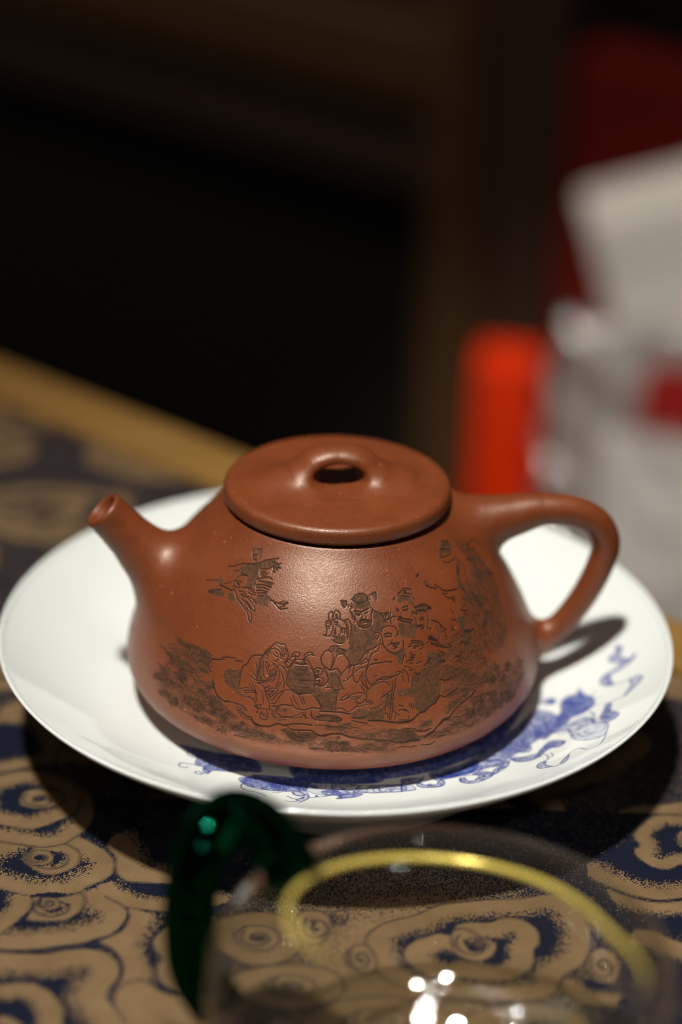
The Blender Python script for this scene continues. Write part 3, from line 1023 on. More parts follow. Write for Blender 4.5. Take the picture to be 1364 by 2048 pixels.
PAINT_WASHES = """.75 1315 -72 1332 -123 1339 -163 1372 -201 1379 -304 1344 -348 1292 -367 1251 -372 1205 -377 1168 -402 1133 -382 1114 -360 1173 -320 1213 -262 1213 -191 1249 -133 1285 -123 1307 -115
1.0 1257 -196 1279 -211 1280 -270 1259 -268
.6 1496 130 1523 137 1543 197 1562 171 1546 105 1566 45 1601 31 1620 47 1603 -4 1559 -34 1523 -43 1492 -46 1477 -109 1492 -160 1458 -149 1431 -101 1441 -44 1479 -22 1531 -6 1539 18 1492 82
.45 1570 -196 1628 -218 1619 -257 1569 -309 1524 -358 1538 -322 1573 -262
.7 1418 -423 1440 -353 1458 -373 1444 -468 1462 -490 1479 -561 1451 -600 1416 -600 1393 -537 1399 -472
1.0 1152 -92 1186 -103 1185 -153 1159 -150
.4 1111 -75 1157 -95 1154 -148 1114 -120
.8 1225 -141 1259 -115 1312 -128 1361 -189 1372 -248 1349 -330 1314 -366 1262 -362 1231 -419 1181 -463 1147 -494 1072 -503 1055 -442 1080 -379 1157 -356 1209 -288 1215 -206
.35 1072 -503 1149 -468 1235 -435 1311 -404 1349 -453 1355 -503 1418 -596 1391 -757 1353 -793 1283 -729 1239 -645 1228 -528 1146 -507 1111 -553
.4 1039 -927 1061 -881 1087 -870 1081 -944 1105 -1013 1052 -985
.4 1145 -1015 1191 -899 1194 -924 1167 -1000
.6 993 -418 1020 -403 1075 -465 1147 -494 1102 -533 1032 -471 1001 -458
.5 928 -520 963 -469 1004 -496 992 -597 1029 -602 1019 -667 978 -659 928 -610 876 -605 867 -578 906 -538
.7 1094 -642 1129 -594 1179 -619 1202 -656 1172 -708 1121 -695 1077 -737 1050 -749
.4 923 -703 985 -720 1057 -723 1074 -768 1010 -801 945 -773
.35 765 -704 828 -707 885 -728 877 -783 829 -791 763 -755
.45 859 -819 910 -740 901 -810 861 -867 824 -896 838 -824
.45 759 -852 789 -864 813 -907 795 -948 754 -944
.3 795 -636 850 -587 928 -610 979 -645 926 -649 847 -661
.8 769 -632 883 -462 1044 -268 1028 -358 952 -478 851 -575
.95 527 -829 586 -798 629 -778 661 -758 727 -694 754 -674 756 -737 743 -800 699 -844 636 -870 573 -878
.45 562 -883 576 -941 554 -989 471 -982 436 -948 447 -916 477 -950 503 -940 531 -958 547 -908
.45 656 -889 659 -949 698 -989 744 -986 787 -956 821 -906 803 -850 752 -831 719 -864 770 -890 779 -918 737 -923 730 -961 690 -937 677 -887
.35 758 -712 811 -699 877 -735 854 -783 806 -786 755 -770
.45 877 -735 907 -763 899 -804 856 -837 843 -885 817 -880 835 -834 874 -792
.6 359 -871 406 -860 469 -862 447 -909 405 -932 374 -930
.35 248 -941 295 -950 358 -932 367 -1025 299 -1031 248 -1015
.8 -312 -923 -259 -927 -176 -929 -123 -947 -70 -966 -75 -1003 -112 -981 -131 -1036 -169 -1001 -231 -984 -245 -1041 -277 -1033 -310 -984
.4 -193 -1045 -131 -1036 -112 -1090 -114 -1139 -148 -1201 -164 -1167 -140 -1127 -181 -1103
.75 -48 -1039 -18 -1010 34 -1019 55 -1044 107 -1056 138 -1041 159 -1056 123 -1100 76 -1118 30 -1134 40 -1089 4 -1077 -27 -1087 4 -1049
.3 8 -954 86 -938 159 -946 242 -950 305 -944 367 -940 376 -1021 304 -1030 211 -1041 143 -1027 66 -1044 29 -1007
.9 -182 -907 -179 -816 -106 -772 158 -776 264 -840 253 -903 54 -933 -102 -934
.65 -699 -793 -683 -724 -645 -739 -583 -796 -513 -829 -459 -843 -500 -868 -574 -869 -610 -881 -632 -934 -655 -900 -659 -844 -691 -844
.85 -668 -709 -573 -703 -410 -762 -427 -849 -470 -845 -578 -795 -645 -739
.75 -449 -940 -415 -900 -362 -910 -298 -936 -219 -949 -146 -941 -124 -986 -144 -1027 -197 -995 -242 -1044 -264 -1020 -322 -991 -345 -1054 -358 -999 -398 -1040 -441 -994
.9 -405 -880 -108 -915 -107 -948 -246 -940 -372 -911
.9 -192 -690 94 -737 352 -708 615 -569 833 -356 946 -203 1037 -4 1000 -186 851 -521 689 -671 480 -801 197 -886 -58 -900 -199 -860
.55 1093 -186 1199 -359 1029 -582 839 -768 682 -855 529 -891 505 -801 662 -726 797 -570 936 -395
.3 -158 -963 96 -955 401 -943 424 -1012 197 -1032 -54 -1080
.6 -465 -925 -312 -925 -158 -975 -181 -1042 -332 -1062 -435 -1019
.9 -792 -621 -607 -667 -397 -727 -366 -848 -548 -793 -681 -737"""
PAINT_LINES = """5 1537 193 1543 164 1555 157
2 1525 -22 1478 -28 1441 -44 1430 -89 1457 -155 1511 -184 1565 -191 1605 -195 1629 -232 1612 -274 1568 -320 1524 -358 1475 -353 1449 -363
1.6 1482 -47 1472 -105 1492 -160
1.6 1565 -197 1577 -229 1554 -303
1.8 1620 47 1599 11
6 1414 -519 1436 -548
2.5 1352 -382 1368 -425 1357 -496 1392 -492 1407 -495
1.8 1434 -360 1419 -467
1.8 1457 -385 1443 -481
1.8 1460 -504 1436 -548
1.8 1481 -547 1441 -602
1.8 1405 -568 1422 -544
1.2 1401 -156 1377 -205
1.2 1424 -248 1382 -258
1.2 1426 -338 1363 -308
3 1224 -186 1255 -183 1281 -248
2 1237 -288 1286 -324 1328 -308
3 1225 -496 1238 -536
3 1273 -554 1286 -545
2.4 1304 -603 1330 -600
1.8 1146 -507 1232 -474 1308 -442 1349 -453
1.8 1175 -541 1247 -545 1321 -528 1398 -587
1.8 1239 -645 1308 -673 1377 -696 1407 -650
1.8 1228 -528 1256 -630 1294 -606 1329 -666 1367 -646
1.8 1213 -446 1265 -459 1317 -464 1369 -519
1.8 1233 -592 1264 -592 1292 -687 1333 -687
2.4 1350 -499 1369 -567 1397 -552 1410 -620
1.4 1419 -633 1405 -720 1378 -794 1332 -741 1283 -729
1.4 1328 -681 1357 -650
1.4 1290 -651 1332 -636
1.8 1416 -663 1378 -837 1345 -913 1294 -922 1252 -841 1210 -862 1177 -944 1135 -1022 1096 -1009 1052 -985 1039 -927 1056 -876 1093 -857 1103 -795 1077 -737
1.8 1203 -874 1184 -979 1154 -1030 1114 -1026 1081 -944 1081 -882 1127 -819 1121 -769
3 959 -531 977 -499 997 -520 988 -581 962 -570 959 -531
4 996 -626 1029 -602
1.6 928 -623 991 -624
2 1094 -642 1157 -632
2 1102 -679 1174 -678
2 1077 -737 1121 -695
3 922 -717 961 -767 1005 -797 1054 -768 1088 -730
1.6 1049 -544 1070 -542
2 766 -692 819 -691 880 -727 916 -728 923 -703
2 762 -782 835 -779 877 -768 859 -718 797 -712
2 915 -743 896 -807 859 -819 850 -878 818 -910
1.6 800 -649 873 -656 927 -636
2.5 1165 -387 1210 -351 1245 -312
2.5 1076 -453 1118 -450 1162 -436
2 1265 -189 1292 -245 1324 -245
4 575 -822 617 -802
5 682 -761 736 -732
2.2 562 -883 576 -941 554 -981 518 -988 471 -987 436 -948 458 -885
2 441 -922 477 -953 503 -942 529 -961 546 -921 531 -879
2.2 656 -889 659 -949 698 -989 744 -986 787 -956 821 -906 803 -850 752 -831 719 -864 678 -866
2 676 -895 690 -937 731 -953 743 -918 780 -903
2.5 730 -853 770 -890 786 -874
2.2 758 -712 811 -699 858 -707 907 -763 899 -804 856 -829 849 -872 817 -888
2 760 -764 817 -782 865 -773 846 -737
1.8 830 -832 869 -789
2 353 -894 368 -930 426 -934 469 -874 469 -838
1.8 248 -941 295 -947 353 -930
1.8 248 -1017 299 -1034 367 -1025
3 358 -930 359 -1024
1.5 368 -956 383 -970
1.5 362 -995 383 -1012
1.5 300 -966 352 -955
1.5 305 -992 352 -988
2 -310 -972 -301 -948 -289 -968 -280 -944 -269 -965 -259 -944 -248 -967 -238 -945 -227 -968 -217 -948 -206 -970 -196 -952 -185 -973 -175 -954 -164 -975 -154 -956 -138 -978
2 -304 -997 -289 -988 -272 -1005 -252 -988
2 -226 -977 -205 -987 -185 -980 -158 -993
2.5 -193 -1060 -176 -1102 -140 -1103 -130 -1079
2.5 -168 -1014 -136 -1080 -115 -1091 -111 -1139
2.5 -217 -1128 -185 -1163 -144 -1154 -135 -1126
2.5 -225 -1214 -189 -1223 -164 -1195 -175 -1169
1.8 -158 -1235 -128 -1178 -109 -1138
2 -109 -1130 -73 -1116 -17 -1093 14 -1061
4 -73 -1092 -68 -1108
2 2 -948 8 -995 29 -1020
1.8 2 -948 44 -940
4 55 -999 71 -997
2.5 81 -1017 102 -1003 117 -1015 115 -1042
1.8 133 -977 159 -1001
2 143 -1027 216 -1041 262 -1028 361 -1028
2 96 -943 159 -946 242 -950 305 -938 362 -933
1.5 232 -987 258 -981
3 357 -945 358 -1020
1.5 299 -963 351 -958
1.5 299 -988 351 -991
2 -682 -730 -724 -743 -750 -708 -744 -687 -717 -691
2.2 -696 -839 -733 -835 -774 -848 -774 -895 -749 -903 -735 -883
2 -649 -926 -662 -957 -686 -954 -690 -932 -670 -919 -661 -940
2 -619 -806 -650 -828 -641 -880
2 -434 -937 -419 -914 -408 -937 -393 -915 -381 -940 -366 -922 -355 -945 -340 -927 -329 -950 -314 -933 -302 -955 -287 -939 -276 -962 -261 -944 -250 -967 -235 -951 -224 -974 -208 -956 -197 -976
2.4 -455 -1029 -441 -1001 -410 -999 -393 -1031
2 -455 -1029 -448 -1075 -416 -1104 -374 -1113 -342 -1137 -321 -1166
1.8 -345 -1054 -321 -1004
1.8 -292 -1087 -251 -1083"""
CLOUDS = """2.5 2 0 -1000 30 -840 67 -742 -60 -753 -188 -814 -207 -881 -233 -954 -274
3 3 0 -638 -524 -597 -556 -565 -585 -542 -617 -534 -657 -539 -688 -559 -715 -592 -742 -608 -766 -649 -783 -695 -788 -730 -788 -768 -779 -806 -762 -873 -729 -898 -644 -858 -575 -835 -557 -766 -501
2.4 1.4 0 -770 -630 -746 -668 -706 -697 -670 -695 -636 -667 -623 -629 -635 -589 -659 -566 -708 -555 -755 -591
1.6 .6 0 -763 -625 -747 -653 -721 -660 -697 -650 -690 -623 -703 -597 -729 -590 -753 -600
3 2.2 0 -945 -418 -906 -509 -835 -555 -778 -566 -721 -574 -675 -560 -651 -531 -621 -482 -609 -411 -647 -305 -721 -236 -803 -216 -880 -240 -936 -310
3.2 2 0 -923 -393 -887 -462 -846 -483 -807 -492 -768 -497 -733 -481 -699 -453 -661 -414 -648 -354 -676 -283 -748 -233 -811 -224 -878 -253 -924 -297
2.2 1.2 0 -813 -363 -802 -389 -773 -401 -743 -397 -721 -389 -693 -356 -711 -321 -774 -308 -799 -319
4 3 6 -563 -558 -538 -613 -528 -678 -501 -711 -450 -717 -376 -720 -293 -709 -221 -651 -302 -566 -421 -505 -524 -488
3 2.2 8 -571 -745 -545 -780 -513 -808 -487 -825 -439 -835 -393 -841 -358 -837 -274 -808 -228 -759 -268 -714 -379 -720 -490 -722 -546 -720
3 3.5 12 -795 -1011 -771 -1010 -702 -1007 -635 -991 -584 -977 -551 -957 -521 -941 -497 -908 -486 -873 -487 -835 -500 -815 -545 -780 -574 -748 -609 -766 -729 -786 -791 -872 -827 -955
2 1.5 0 -726 -885 -703 -896 -664 -894 -629 -886 -608 -863 -594 -825 -595 -789 -608 -771 -648 -788 -694 -792 -726 -792 -718 -819 -718 -852
1.5 .8 0 -707 -818 -699 -836 -676 -848 -656 -836 -652 -815 -667 -797 -692 -794 -705 -803
3 2 6 -726 -794 -720 -837 -734 -875 -762 -924 -780 -951 -812 -975 -860 -896 -839 -791 -779 -784
2.6 3.5 14 -486 -829 -479 -866 -486 -901 -500 -930 -539 -964 -506 -994 -486 -1027 -473 -1075 -477 -1117 -488 -1152 -492 -1180 -477 -1207 -447 -1251 -435 -1296 -254 -1323 -265 -1159 -373 -1108 -429 -994 -390 -892 -333 -844 -393 -847 -439 -841
6 5 0 -475 -1142 -431 -1111 -369 -1155 -287 -1175 -228 -1195 -220 -1339 -430 -1349 -465 -1243 -487 -1189
3.5 4 14 -770 -1018 -700 -1020 -652 -1018 -616 -1004 -565 -996 -522 -1005 -494 -1037 -482 -1071 -483 -1112 -494 -1144 -499 -1178 -488 -1204 -461 -1247 -452 -1275 -497 -1370 -764 -1383 -817 -1020
3.5 2 7 -753 -1142 -720 -1135 -678 -1135 -642 -1157 -611 -1195 -593 -1237 -590 -1282 -586 -1374 -764 -1383 -799 -1145
2 1 3 -736 -1260 -702 -1269 -683 -1287 -677 -1361 -744 -1364
3 2.5 12 -341 -863 -372 -879 -400 -917 -413 -958 -404 -993 -390 -1022 -396 -1055 -392 -1090 -378 -1121 -344 -1154 -309 -1165 -287 -1168 -242 -1158 -248 -844
3.2 3 0 95 -919 103 -977 112 -1025 129 -1063 167 -1098 233 -1125 326 -1148 407 -1153 481 -1144 509 -1135 537 -1113 550 -1076 568 -1037 606 -1004 629 -954 639 -893 635 -828 622 -791 589 -730 548 -713 475 -732 376 -748 277 -774 214 -819 141 -854
4.4 1.7 0 186 -978 194 -1011 220 -1039 254 -1067 295 -1072 333 -1064 363 -1074 402 -1076 444 -1065 479 -1032 497 -992 499 -944 513 -914 511 -873 494 -837 460 -819 423 -821 398 -840 348 -843 315 -859 300 -897 268 -894 236 -912 218 -919 197 -942
2.6 .7 0 300 -901 300 -937 310 -972 336 -992 364 -997 388 -986 406 -957 409 -937 398 -914 373 -907 358 -889 329 -871 308 -880
1.2 .4 0 351 -930 359 -946 378 -949 390 -936 381 -921 363 -917
3 3 0 -282 -886 -252 -985 -178 -1040 -107 -1027 -62 -975 -77 -876 -139 -827 -224 -842
2 1.5 0 -219 -924 -193 -972 -145 -980 -111 -938 -131 -889 -185 -881
3 3 0 -222 -1100 -171 -1173 -89 -1206 -10 -1184 47 -1125 23 -1059 -60 -1034 -154 -1049
2 1.5 0 -139 -1115 -103 -1155 -45 -1148 -23 -1105 -59 -1077 -111 -1079
3.5 3 0 -53 -1277 61 -1325 196 -1336 287 -1296 289 -1206 198 -1155 82 -1151 -9 -1193
2.5 2 0 49 -1245 106 -1287 174 -1275 197 -1219 140 -1195 83 -1201
3.5 3 0 288 -1260 376 -1327 512 -1321 606 -1263 601 -1190 499 -1158 383 -1168
2 2 0 -66 -824 -17 -815 7 -840 12 -881 -3 -933 -26 -954 -63 -936
1.5 1.2 0 13 -819 44 -812 48 -849 32 -874 18 -867
2 1.5 0 46 -999 58 -1038 94 -1061 117 -1045 115 -986 93 -948 63 -959
3 3 7 656 -636 691 -667 720 -689 762 -710 816 -724 878 -715 950 -696 987 -495 771 -485 716 -522 662 -558
2 2.5 6 696 -679 719 -697 761 -719 815 -733 877 -723 948 -707 944 -843 863 -847 775 -831 729 -792
2.5 1.8 0 784 -436 807 -388 841 -348 872 -337 920 -339 992 -356 979 -563 895 -563 859 -587 826 -583 796 -560 779 -529 777 -509 795 -488 786 -461
1.8 1 0 891 -437 896 -478 923 -499 954 -451 940 -406 909 -412
4 2.5 6 748 -851 775 -847 802 -856 828 -877 857 -896 921 -925 909 -1119 792 -1125 745 -1013 733 -914
2.5 2 5 551 -1086 570 -1119 601 -1144 640 -1151 666 -1150 688 -1111 656 -1079 594 -1049
2.2 1.5 0 618 -986 621 -1025 639 -1055 660 -1067 679 -1062 694 -1025 692 -960 671 -934 647 -935"""
HANDLE_PTS = [(30, 0, 49), (38, 0, 50), (46, 0, 51.9), (54.6, 0, 53.7), (63.4, 0, 52.9), (69.7, 0, 49.4), (72.4, 0, 43.6),
              (71.3, 0, 36.9), (68.5, 0, 29.6), (64.8, 0, 23), (60.4, 0, 17.5), (53, 0, 12.5)]
HANDLE_RAD = [8.5, 7.4, 5.8, 4.4, 4.1, 3.9, 3.8, 3.7, 3.6, 3.5, 3.5, 3.7]


def read_rows(txt, mul):
    rows = []
    for ln in txt.strip().split('\n'):
        w = ln.split()
        rows.append(w)
    return rows


class Raster:
    """plain 2-D fields on a grid, filled from strokes and outlines"""
    def __init__(s, x0, x1, y0, y1, hx, hy):
        s.x = np.arange(x0, x1, hx); s.y = np.arange(y0, y1, hy)
        s.hx, s.hy, s.x0, s.y0 = hx, hy, x0, y0
        s.shape = (len(s.x), len(s.y))

    def win(s, P, pad_x, pad_y):
        i0 = max(0, int((P[:, 0].min() - pad_x - s.x0) / s.hx)); i1 = min(s.shape[0], int((P[:, 0].max() + pad_x - s.x0) / s.hx) + 2)
        j0 = max(0, int((P[:, 1].min() - pad_y - s.y0) / s.hy)); j1 = min(s.shape[1], int((P[:, 1].max() + pad_y - s.y0) / s.hy) + 2)
        return slice(i0, max(i0, i1)), slice(j0, max(j0, j1))

    def dist(s, P, W, sx=1.0, closed=False):
        """distance to a polyline inside window W; sx = metric scale of x"""
        X = (s.x[W[0]] * 1.0)[:, None]; Y = s.y[W[1]][None, :]
        best = np.full((X.shape[0], Y.shape[1]), 1e9)
        n = len(P)
        for i in range(n if closed else n - 1):
            a, b = P[i], P[(i + 1) % n]
            dx, dy = (b[0] - a[0]) * sx, b[1] - a[1]
            L = max(dx * dx + dy * dy, 1e-12)
            ux, uy = (X - a[0]) * sx, Y - a[1]
            t = np.clip((ux * dx + uy * dy) / L, 0, 1)
            best = np.minimum(best, (ux - t * dx) ** 2 + (uy - t * dy) ** 2)
        return np.sqrt(best)

    def inside(s, P, W):
        X = s.x[W[0]][:, None]; Y = s.y[W[1]][None, :]
        ins = np.zeros((X.shape[0], Y.shape[1]), bool)
        n = len(P)
        for i in range(n):
            a, b = P[i], P[(i + 1) % n]
            if a[1] == b[1]: continue
            c = (a[1] > Y) != (b[1] > Y)
            ins ^= c & (X < (b[0] - a[0]) * (Y - a[1]) / (b[1] - a[1]) + a[0])
        return ins

    def sample(s, Fd, x, y):
        u = np.clip((x - s.x0) / s.hx, 0, s.shape[0] - 1.001); v = np.clip((y - s.y0) / s.hy, 0, s.shape[1] - 1.001)
        i = u.astype(int); j = v.astype(int); u = u - i; v = v - j
        return (Fd[i, j] * (1 - u) + Fd[i + 1, j] * u) * (1 - v) + (Fd[i, j + 1] * (1 - u) + Fd[i + 1, j + 1] * u) * v


def soften(A, n=1):
    for _ in range(n):
        A = (np.roll(A, 1, 0) + 2 * A + np.roll(A, -1, 0)) / 4
        A = (np.roll(A, 1, 1) + 2 * A + np.roll(A, -1, 1)) / 4
    return A


def smooth_line(P, n=5):
    return catmull(P, n) if len(P) > 2 else np.array(P, float)



# ------------------------------------------------------------------ implicit surfaces (mm)
def smin(a, b, k):
    h = np.clip(.5 + .5 * (b - a) / k, 0, 1)
    return b * (1 - h) + a * h - k * h * (1 - h)


def smax(a, b, k): return -smin(-a, -b, k)


class Revolve:
    """signed distance to a solid of revolution with the given (r, z) outline, looked up in a table"""
    def __init__(s, outline, r1, z0, z1, h=.2):
        P = np.array(outline, float)
        P = np.vstack([[0, P[0, 1]], P, [0, P[-1, 1]]]) if P[0, 0] > 0 or P[-1, 0] > 0 else P
        s.h, s.z0 = h, z0
        r = np.arange(0, r1 + h, h); z = np.arange(z0, z1 + h, h)
        R, Z = np.meshgrid(r, z, indexing='ij')
        best = np.full(R.shape, 1e9); inside = np.zeros(R.shape, bool)
        for i in range(len(P)):
            a = P[i]; b = P[(i + 1) % len(P)]
            if a[0] < 1e-9 and b[0] < 1e-9: pass
            else:
                d = b - a; L = max(d @ d, 1e-12)
                t = np.clip(((R - a[0]) * d[0] + (Z - a[1]) * d[1]) / L, 0, 1)
                best = np.minimum(best, (R - a[0] - t * d[0]) ** 2 + (Z - a[1] - t * d[1]) ** 2)
            if (a[1] > b[1]) != (a[1] < b[1]) or True:
                c = (a[1] > Z) != (b[1] > Z)
                with np.errstate(divide='ignore', invalid='ignore'):
                    xi = (b[0] - a[0]) * (Z - a[1]) / (b[1] - a[1]) + a[0]
                inside ^= c & (R < np.where(c, xi, -1))
        s.T = np.where(inside, -1, 1) * np.sqrt(best)

    def __call__(s, p):
        r = np.hypot(p[..., 0], p[..., 1]) / s.h
        z = (p[..., 2] - s.z0) / s.h
        i = np.clip(r.astype(np.int32), 0, s.T.shape[0] - 2); j = np.clip(z.astype(np.int32), 0, s.T.shape[1] - 2)
        u = np.clip(r - i, 0, 1.0); v = np.clip(z - j, 0, 1.0)
        T = s.T
        return (T[i, j] * (1 - u) + T[i + 1, j] * u) * (1 - v) + (T[i, j + 1] * (1 - u) + T[i + 1, j + 1] * u) * v


class Sweep:
    """round sweep along a polyline with varying radius"""
    def __init__(s, path, rad_):
        s.P = np.array(path, float); s.R = np.array(rad_, float)
        m_ = s.R.max() + 14
        s.lo = s.P.min(0) - m_; s.hi = s.P.max(0) + m_

    def __call__(s, p):
        sh = p.shape[:-1]; q = p.reshape(-1, 3)
        out = np.full(len(q), 60.0)
        k = np.all((q > s.lo) & (q < s.hi), axis=1)
        w = q[k]; best = np.full(len(w), 1e9)
        for i in range(len(s.P) - 1):
            a = s.P[i]; d = s.P[i + 1] - a; L = d @ d
            t = np.clip(((w - a) @ d) / L, 0, 1)
            dist = np.sqrt(((w - a - t[:, None] * d) ** 2).sum(1)) - (s.R[i] + t * (s.R[i + 1] - s.R[i]))
            best = np.minimum(best, dist)
        out[k] = best
        return out.reshape(sh)


def surface_nets(f, lo, hi, h):
    ax = [np.arange(lo[i], hi[i] + h, h) for i in range(3)]
    n = [len(a) for a in ax]
    G = np.empty(n, np.float32)
    for i, x in enumerate(ax[0]):
        Y, Z = np.meshgrid(ax[1], ax[2], indexing='ij')
        G[i] = f(np.stack([np.full_like(Y, x), Y, Z], -1))
    S_ = G < 0
    cs = np.zeros([k - 1 for k in n], np.int8)
    corners = [(a, b, c) for a in (0, 1) for b in (0, 1) for c in (0, 1)]
    sl = lambda a, k: slice(a, k - 1 + a)
    for a, b, c in corners:
        cs += S_[sl(a, n[0]), sl(b, n[1]), sl(c, n[2])]
    act = (cs > 0) & (cs < 8)
    idx = np.full(cs.shape, -1, np.int64)
    cells = np.argwhere(act); idx[act] = np.arange(len(cells))
    acc = np.zeros((len(cells), 3)); cnt = np.zeros(len(cells))
    for c0 in corners:
        for d in range(3):
            if c0[d]: continue
            c1 = list(c0); c1[d] = 1
            g0 = G[cells[:, 0] + c0[0], cells[:, 1] + c0[1], cells[:, 2] + c0[2]]
            g1 = G[cells[:, 0] + c1[0], cells[:, 1] + c1[1], cells[:, 2] + c1[2]]
            k = (g0 < 0) != (g1 < 0)
            t = np.where(k, g0 / np.where(k, g0 - g1, 1), 0)
            p = np.array(c0, float)[None].repeat(len(cells), 0); p[:, d] = t
            acc += p * k[:, None]; cnt += k
    V = (cells + acc / cnt[:, None]) * h + np.array([ax[0][0], ax[1][0], ax[2][0]])
    Q = []
    for d in range(3):
        e = [1, 1, 1]
        s0 = [slice(1, k - 1) for k in n]; s1 = list(s0)
        s0[d] = slice(0, n[d] - 1); s1[d] = slice(1, n[d])
        a_ = S_[tuple(s0)]; b_ = S_[tuple(s1)]
        off = np.array([1, 1, 1]); off[d] = 0
        ed = np.argwhere(a_ != b_); ins = a_[tuple(ed.T)]
        ed = ed + off
        u, w = (d + 1) % 3, (d + 2) % 3
        def cell(du, dw):
            c = ed.copy(); c[:, u] -= du; c[:, w] -= dw
            return idx[c[:, 0], c[:, 1], c[:, 2]]
        q = np.stack([cell(1, 1), cell(0, 1), cell(0, 0), cell(1, 0)], 1)
        q[~ins] = q[~ins][:, ::-1]
        Q.append(q)
    return V, np.vstack(Q)


def grad(f, p, e=.05):
    g = np.empty_like(p)
    for d in range(3):
        o = np.zeros(3); o[d] = e
        g[:, d] = (f(p + o) - f(p - o)) / (2 * e)
    return g


def project(f, p, it=3):
    for _ in range(it):
        g = grad(f, p)
        p = p - (f(p) / np.maximum((g ** 2).sum(1), .05))[:, None] * g
    return p


def vnormals(V, F):
    a, b, c, d = (V[F[:, i]] for i in range(4))
    fn = np.cross(c - a, d - b)
    N = np.zeros_like(V)
    for i in range(4):
        for k in range(3):
            N[:, k] += np.bincount(F[:, i], fn[:, k], len(V))
    return N / np.maximum(np.linalg.norm(N, axis=1), 1e-12)[:, None]


def submesh(V, F, keep, *extra):
    f = F[keep]; u, inv = np.unique(f, return_inverse=True)
    return (V[u], inv.reshape(f.shape)) + tuple(e[u] for e in extra)


# ------------------------------------------------------------------ table
# the table runs at an angle: e along its far edge, n away from the camera
TA = rad(-39.1)
EX = Vector((math.cos(TA), math.sin(TA), 0)); EN = Vector((-math.sin(TA), math.cos(TA), 0))
T0 = Vector((-0.0346, 0.1790, 0.0))


def tf(a, b, c):     # table frame: a along far edge, b beyond the inner border line, c up
    return T0 + EX * a + EN * b + Vector((0, 0, c))


RC = Raster(-200, 200, -175, 330, .5, .5)
GOLD = np.full(RC.shape, .25); SEAM = np.zeros(RC.shape)


def paint_cloud(P, solid, fade, k, jag=True):
    Q = catmull(P, 5, closed=True)
    W = RC.win(Q, 1, 1)
    if W[0].stop - W[0].start < 2 or W[1].stop - W[1].start < 2: return
    ins = RC.inside(Q, W)
    edge = Q if k == 0 else Q[:(k - 1) * 5 + 1]
    d = RC.dist(edge, W, 1.0, k == 0)
    g = np.clip(1.12 - 1.25 * (d - .95 * solid) / max(2.5 * fade, .1), -.1, 1.12)
    GOLD[W] = np.where(ins, g, GOLD[W])
    ln = np.clip((.42 - d) / .3, 0, 1)
    SEAM[W] = np.where(ins, ln, np.maximum(SEAM[W] * 1.0, ln * .9))
    ext = Q.max(0) - Q.min(0)
    if k == 0 and max(ext) < 17:                       # scroll line curling into the eye of the cloud
        c = Q.mean(0)
        S_ = np.array([(c[0] + .40 * ext[0] * (1 - i / 26) * math.cos(2.4 + i * .42), c[1] + .40 * ext[1] * (1 - i / 26) * math.sin(2.4 + i * .42)) for i in range(24)])
        SEAM[W] = np.maximum(SEAM[W], np.clip((.45 - RC.dist(S_, W)) / .3, 0, 1) * ins)


rows = [(tuple(float(v) for v in w[:3]), np.array(w[3:], float).reshape(-1, 2) / 10) for w in read_rows(CLOUDS, 10)]
# the woven cloud repeats over the whole cloth
motif = rows[19:23]
mc = motif[1][1].mean(0)
rr = random.Random(4)
for iy in range(-3, 9):
    for ix in range(-4, 5):
        cx = ix * 64 + (32 if iy % 2 else 0) + rr.uniform(-5, 5); cy = iy * 44 + rr.uniform(-4, 4)
        a = rr.choice((0, math.pi)) + rr.uniform(-.4, .4); sc = rr.uniform(.85, 1.1)
        ca, sa = math.cos(a) * sc, math.sin(a) * sc
        for (so, fa, k), P in motif:
            q = P - mc
            paint_cloud(np.stack([cx + q[:, 0] * ca - q[:, 1] * sa, cy + q[:, 0] * sa + q[:, 1] * ca], 1), so, fa, int(k))
W = RC.win(np.array([(-110, -150), (110, -34)]), 0, 0)
GOLD[W] = .15; SEAM[W] = 0
mx = np.clip(1.5 - np.hypot((RC.x[:, None] - 22) / 34, (RC.y[None, :] + 104) / 36), 0, 1)      # denser gold ground round the large cloud
GOLD = np.where(mx > 0, GOLD * (1 - mx) + .9 * mx, GOLD)
for (so, fa, k), P in rows:
    paint_cloud(P, so, fa, int(k))
gx = np.concatenate([np.arange(-.46, -.112, .004), np.arange(-.112, .112, .0006), np.arange(.112, .46, .004)])
gy = np.concatenate([np.arange(-.50, -.15, .006), np.arange(-.15, -.02, .0006), np.arange(-.02, .335, .0022)])
X, Y = np.meshgrid(gx, gy, indexing='ij')
bb = (X - T0.x) * EN.x + (Y - T0.y) * EN.y
Zc = .00012 * np.sin(X * 190 + 2 * np.sin(Y * 60)) + .0001 * np.sin(Y * 240 - X * 70)
nx_, ny_ = X.shape
ii = np.arange(nx_ * ny_).reshape(nx_, ny_)
Fc = np.stack([ii[:-1, :-1], ii[1:, :-1], ii[1:, 1:], ii[:-1, 1:]], -1).reshape(-1, 4)
keep = (bb.ravel()[Fc] < -.012).all(1)
Vc = np.stack([X, Y, Zc], -1).reshape(-1, 3)
gv_ = RC.sample(GOLD, X.ravel() * 1000, Y.ravel() * 1000); sv_ = RC.sample(SEAM, X.ravel() * 1000, Y.ravel() * 1000)
Vc, Fc, gv_, sv_ = submesh(Vc, Fc, keep, gv_, sv_)
cloth = mesh_np('tablecloth', Vc, Fc, M['brocade'], None, True, None, {'gold': gv_, 'seam': sv_})
props(cloth, 'navy and gold brocade tablecloth woven with swirling clouds', 'tablecloth')


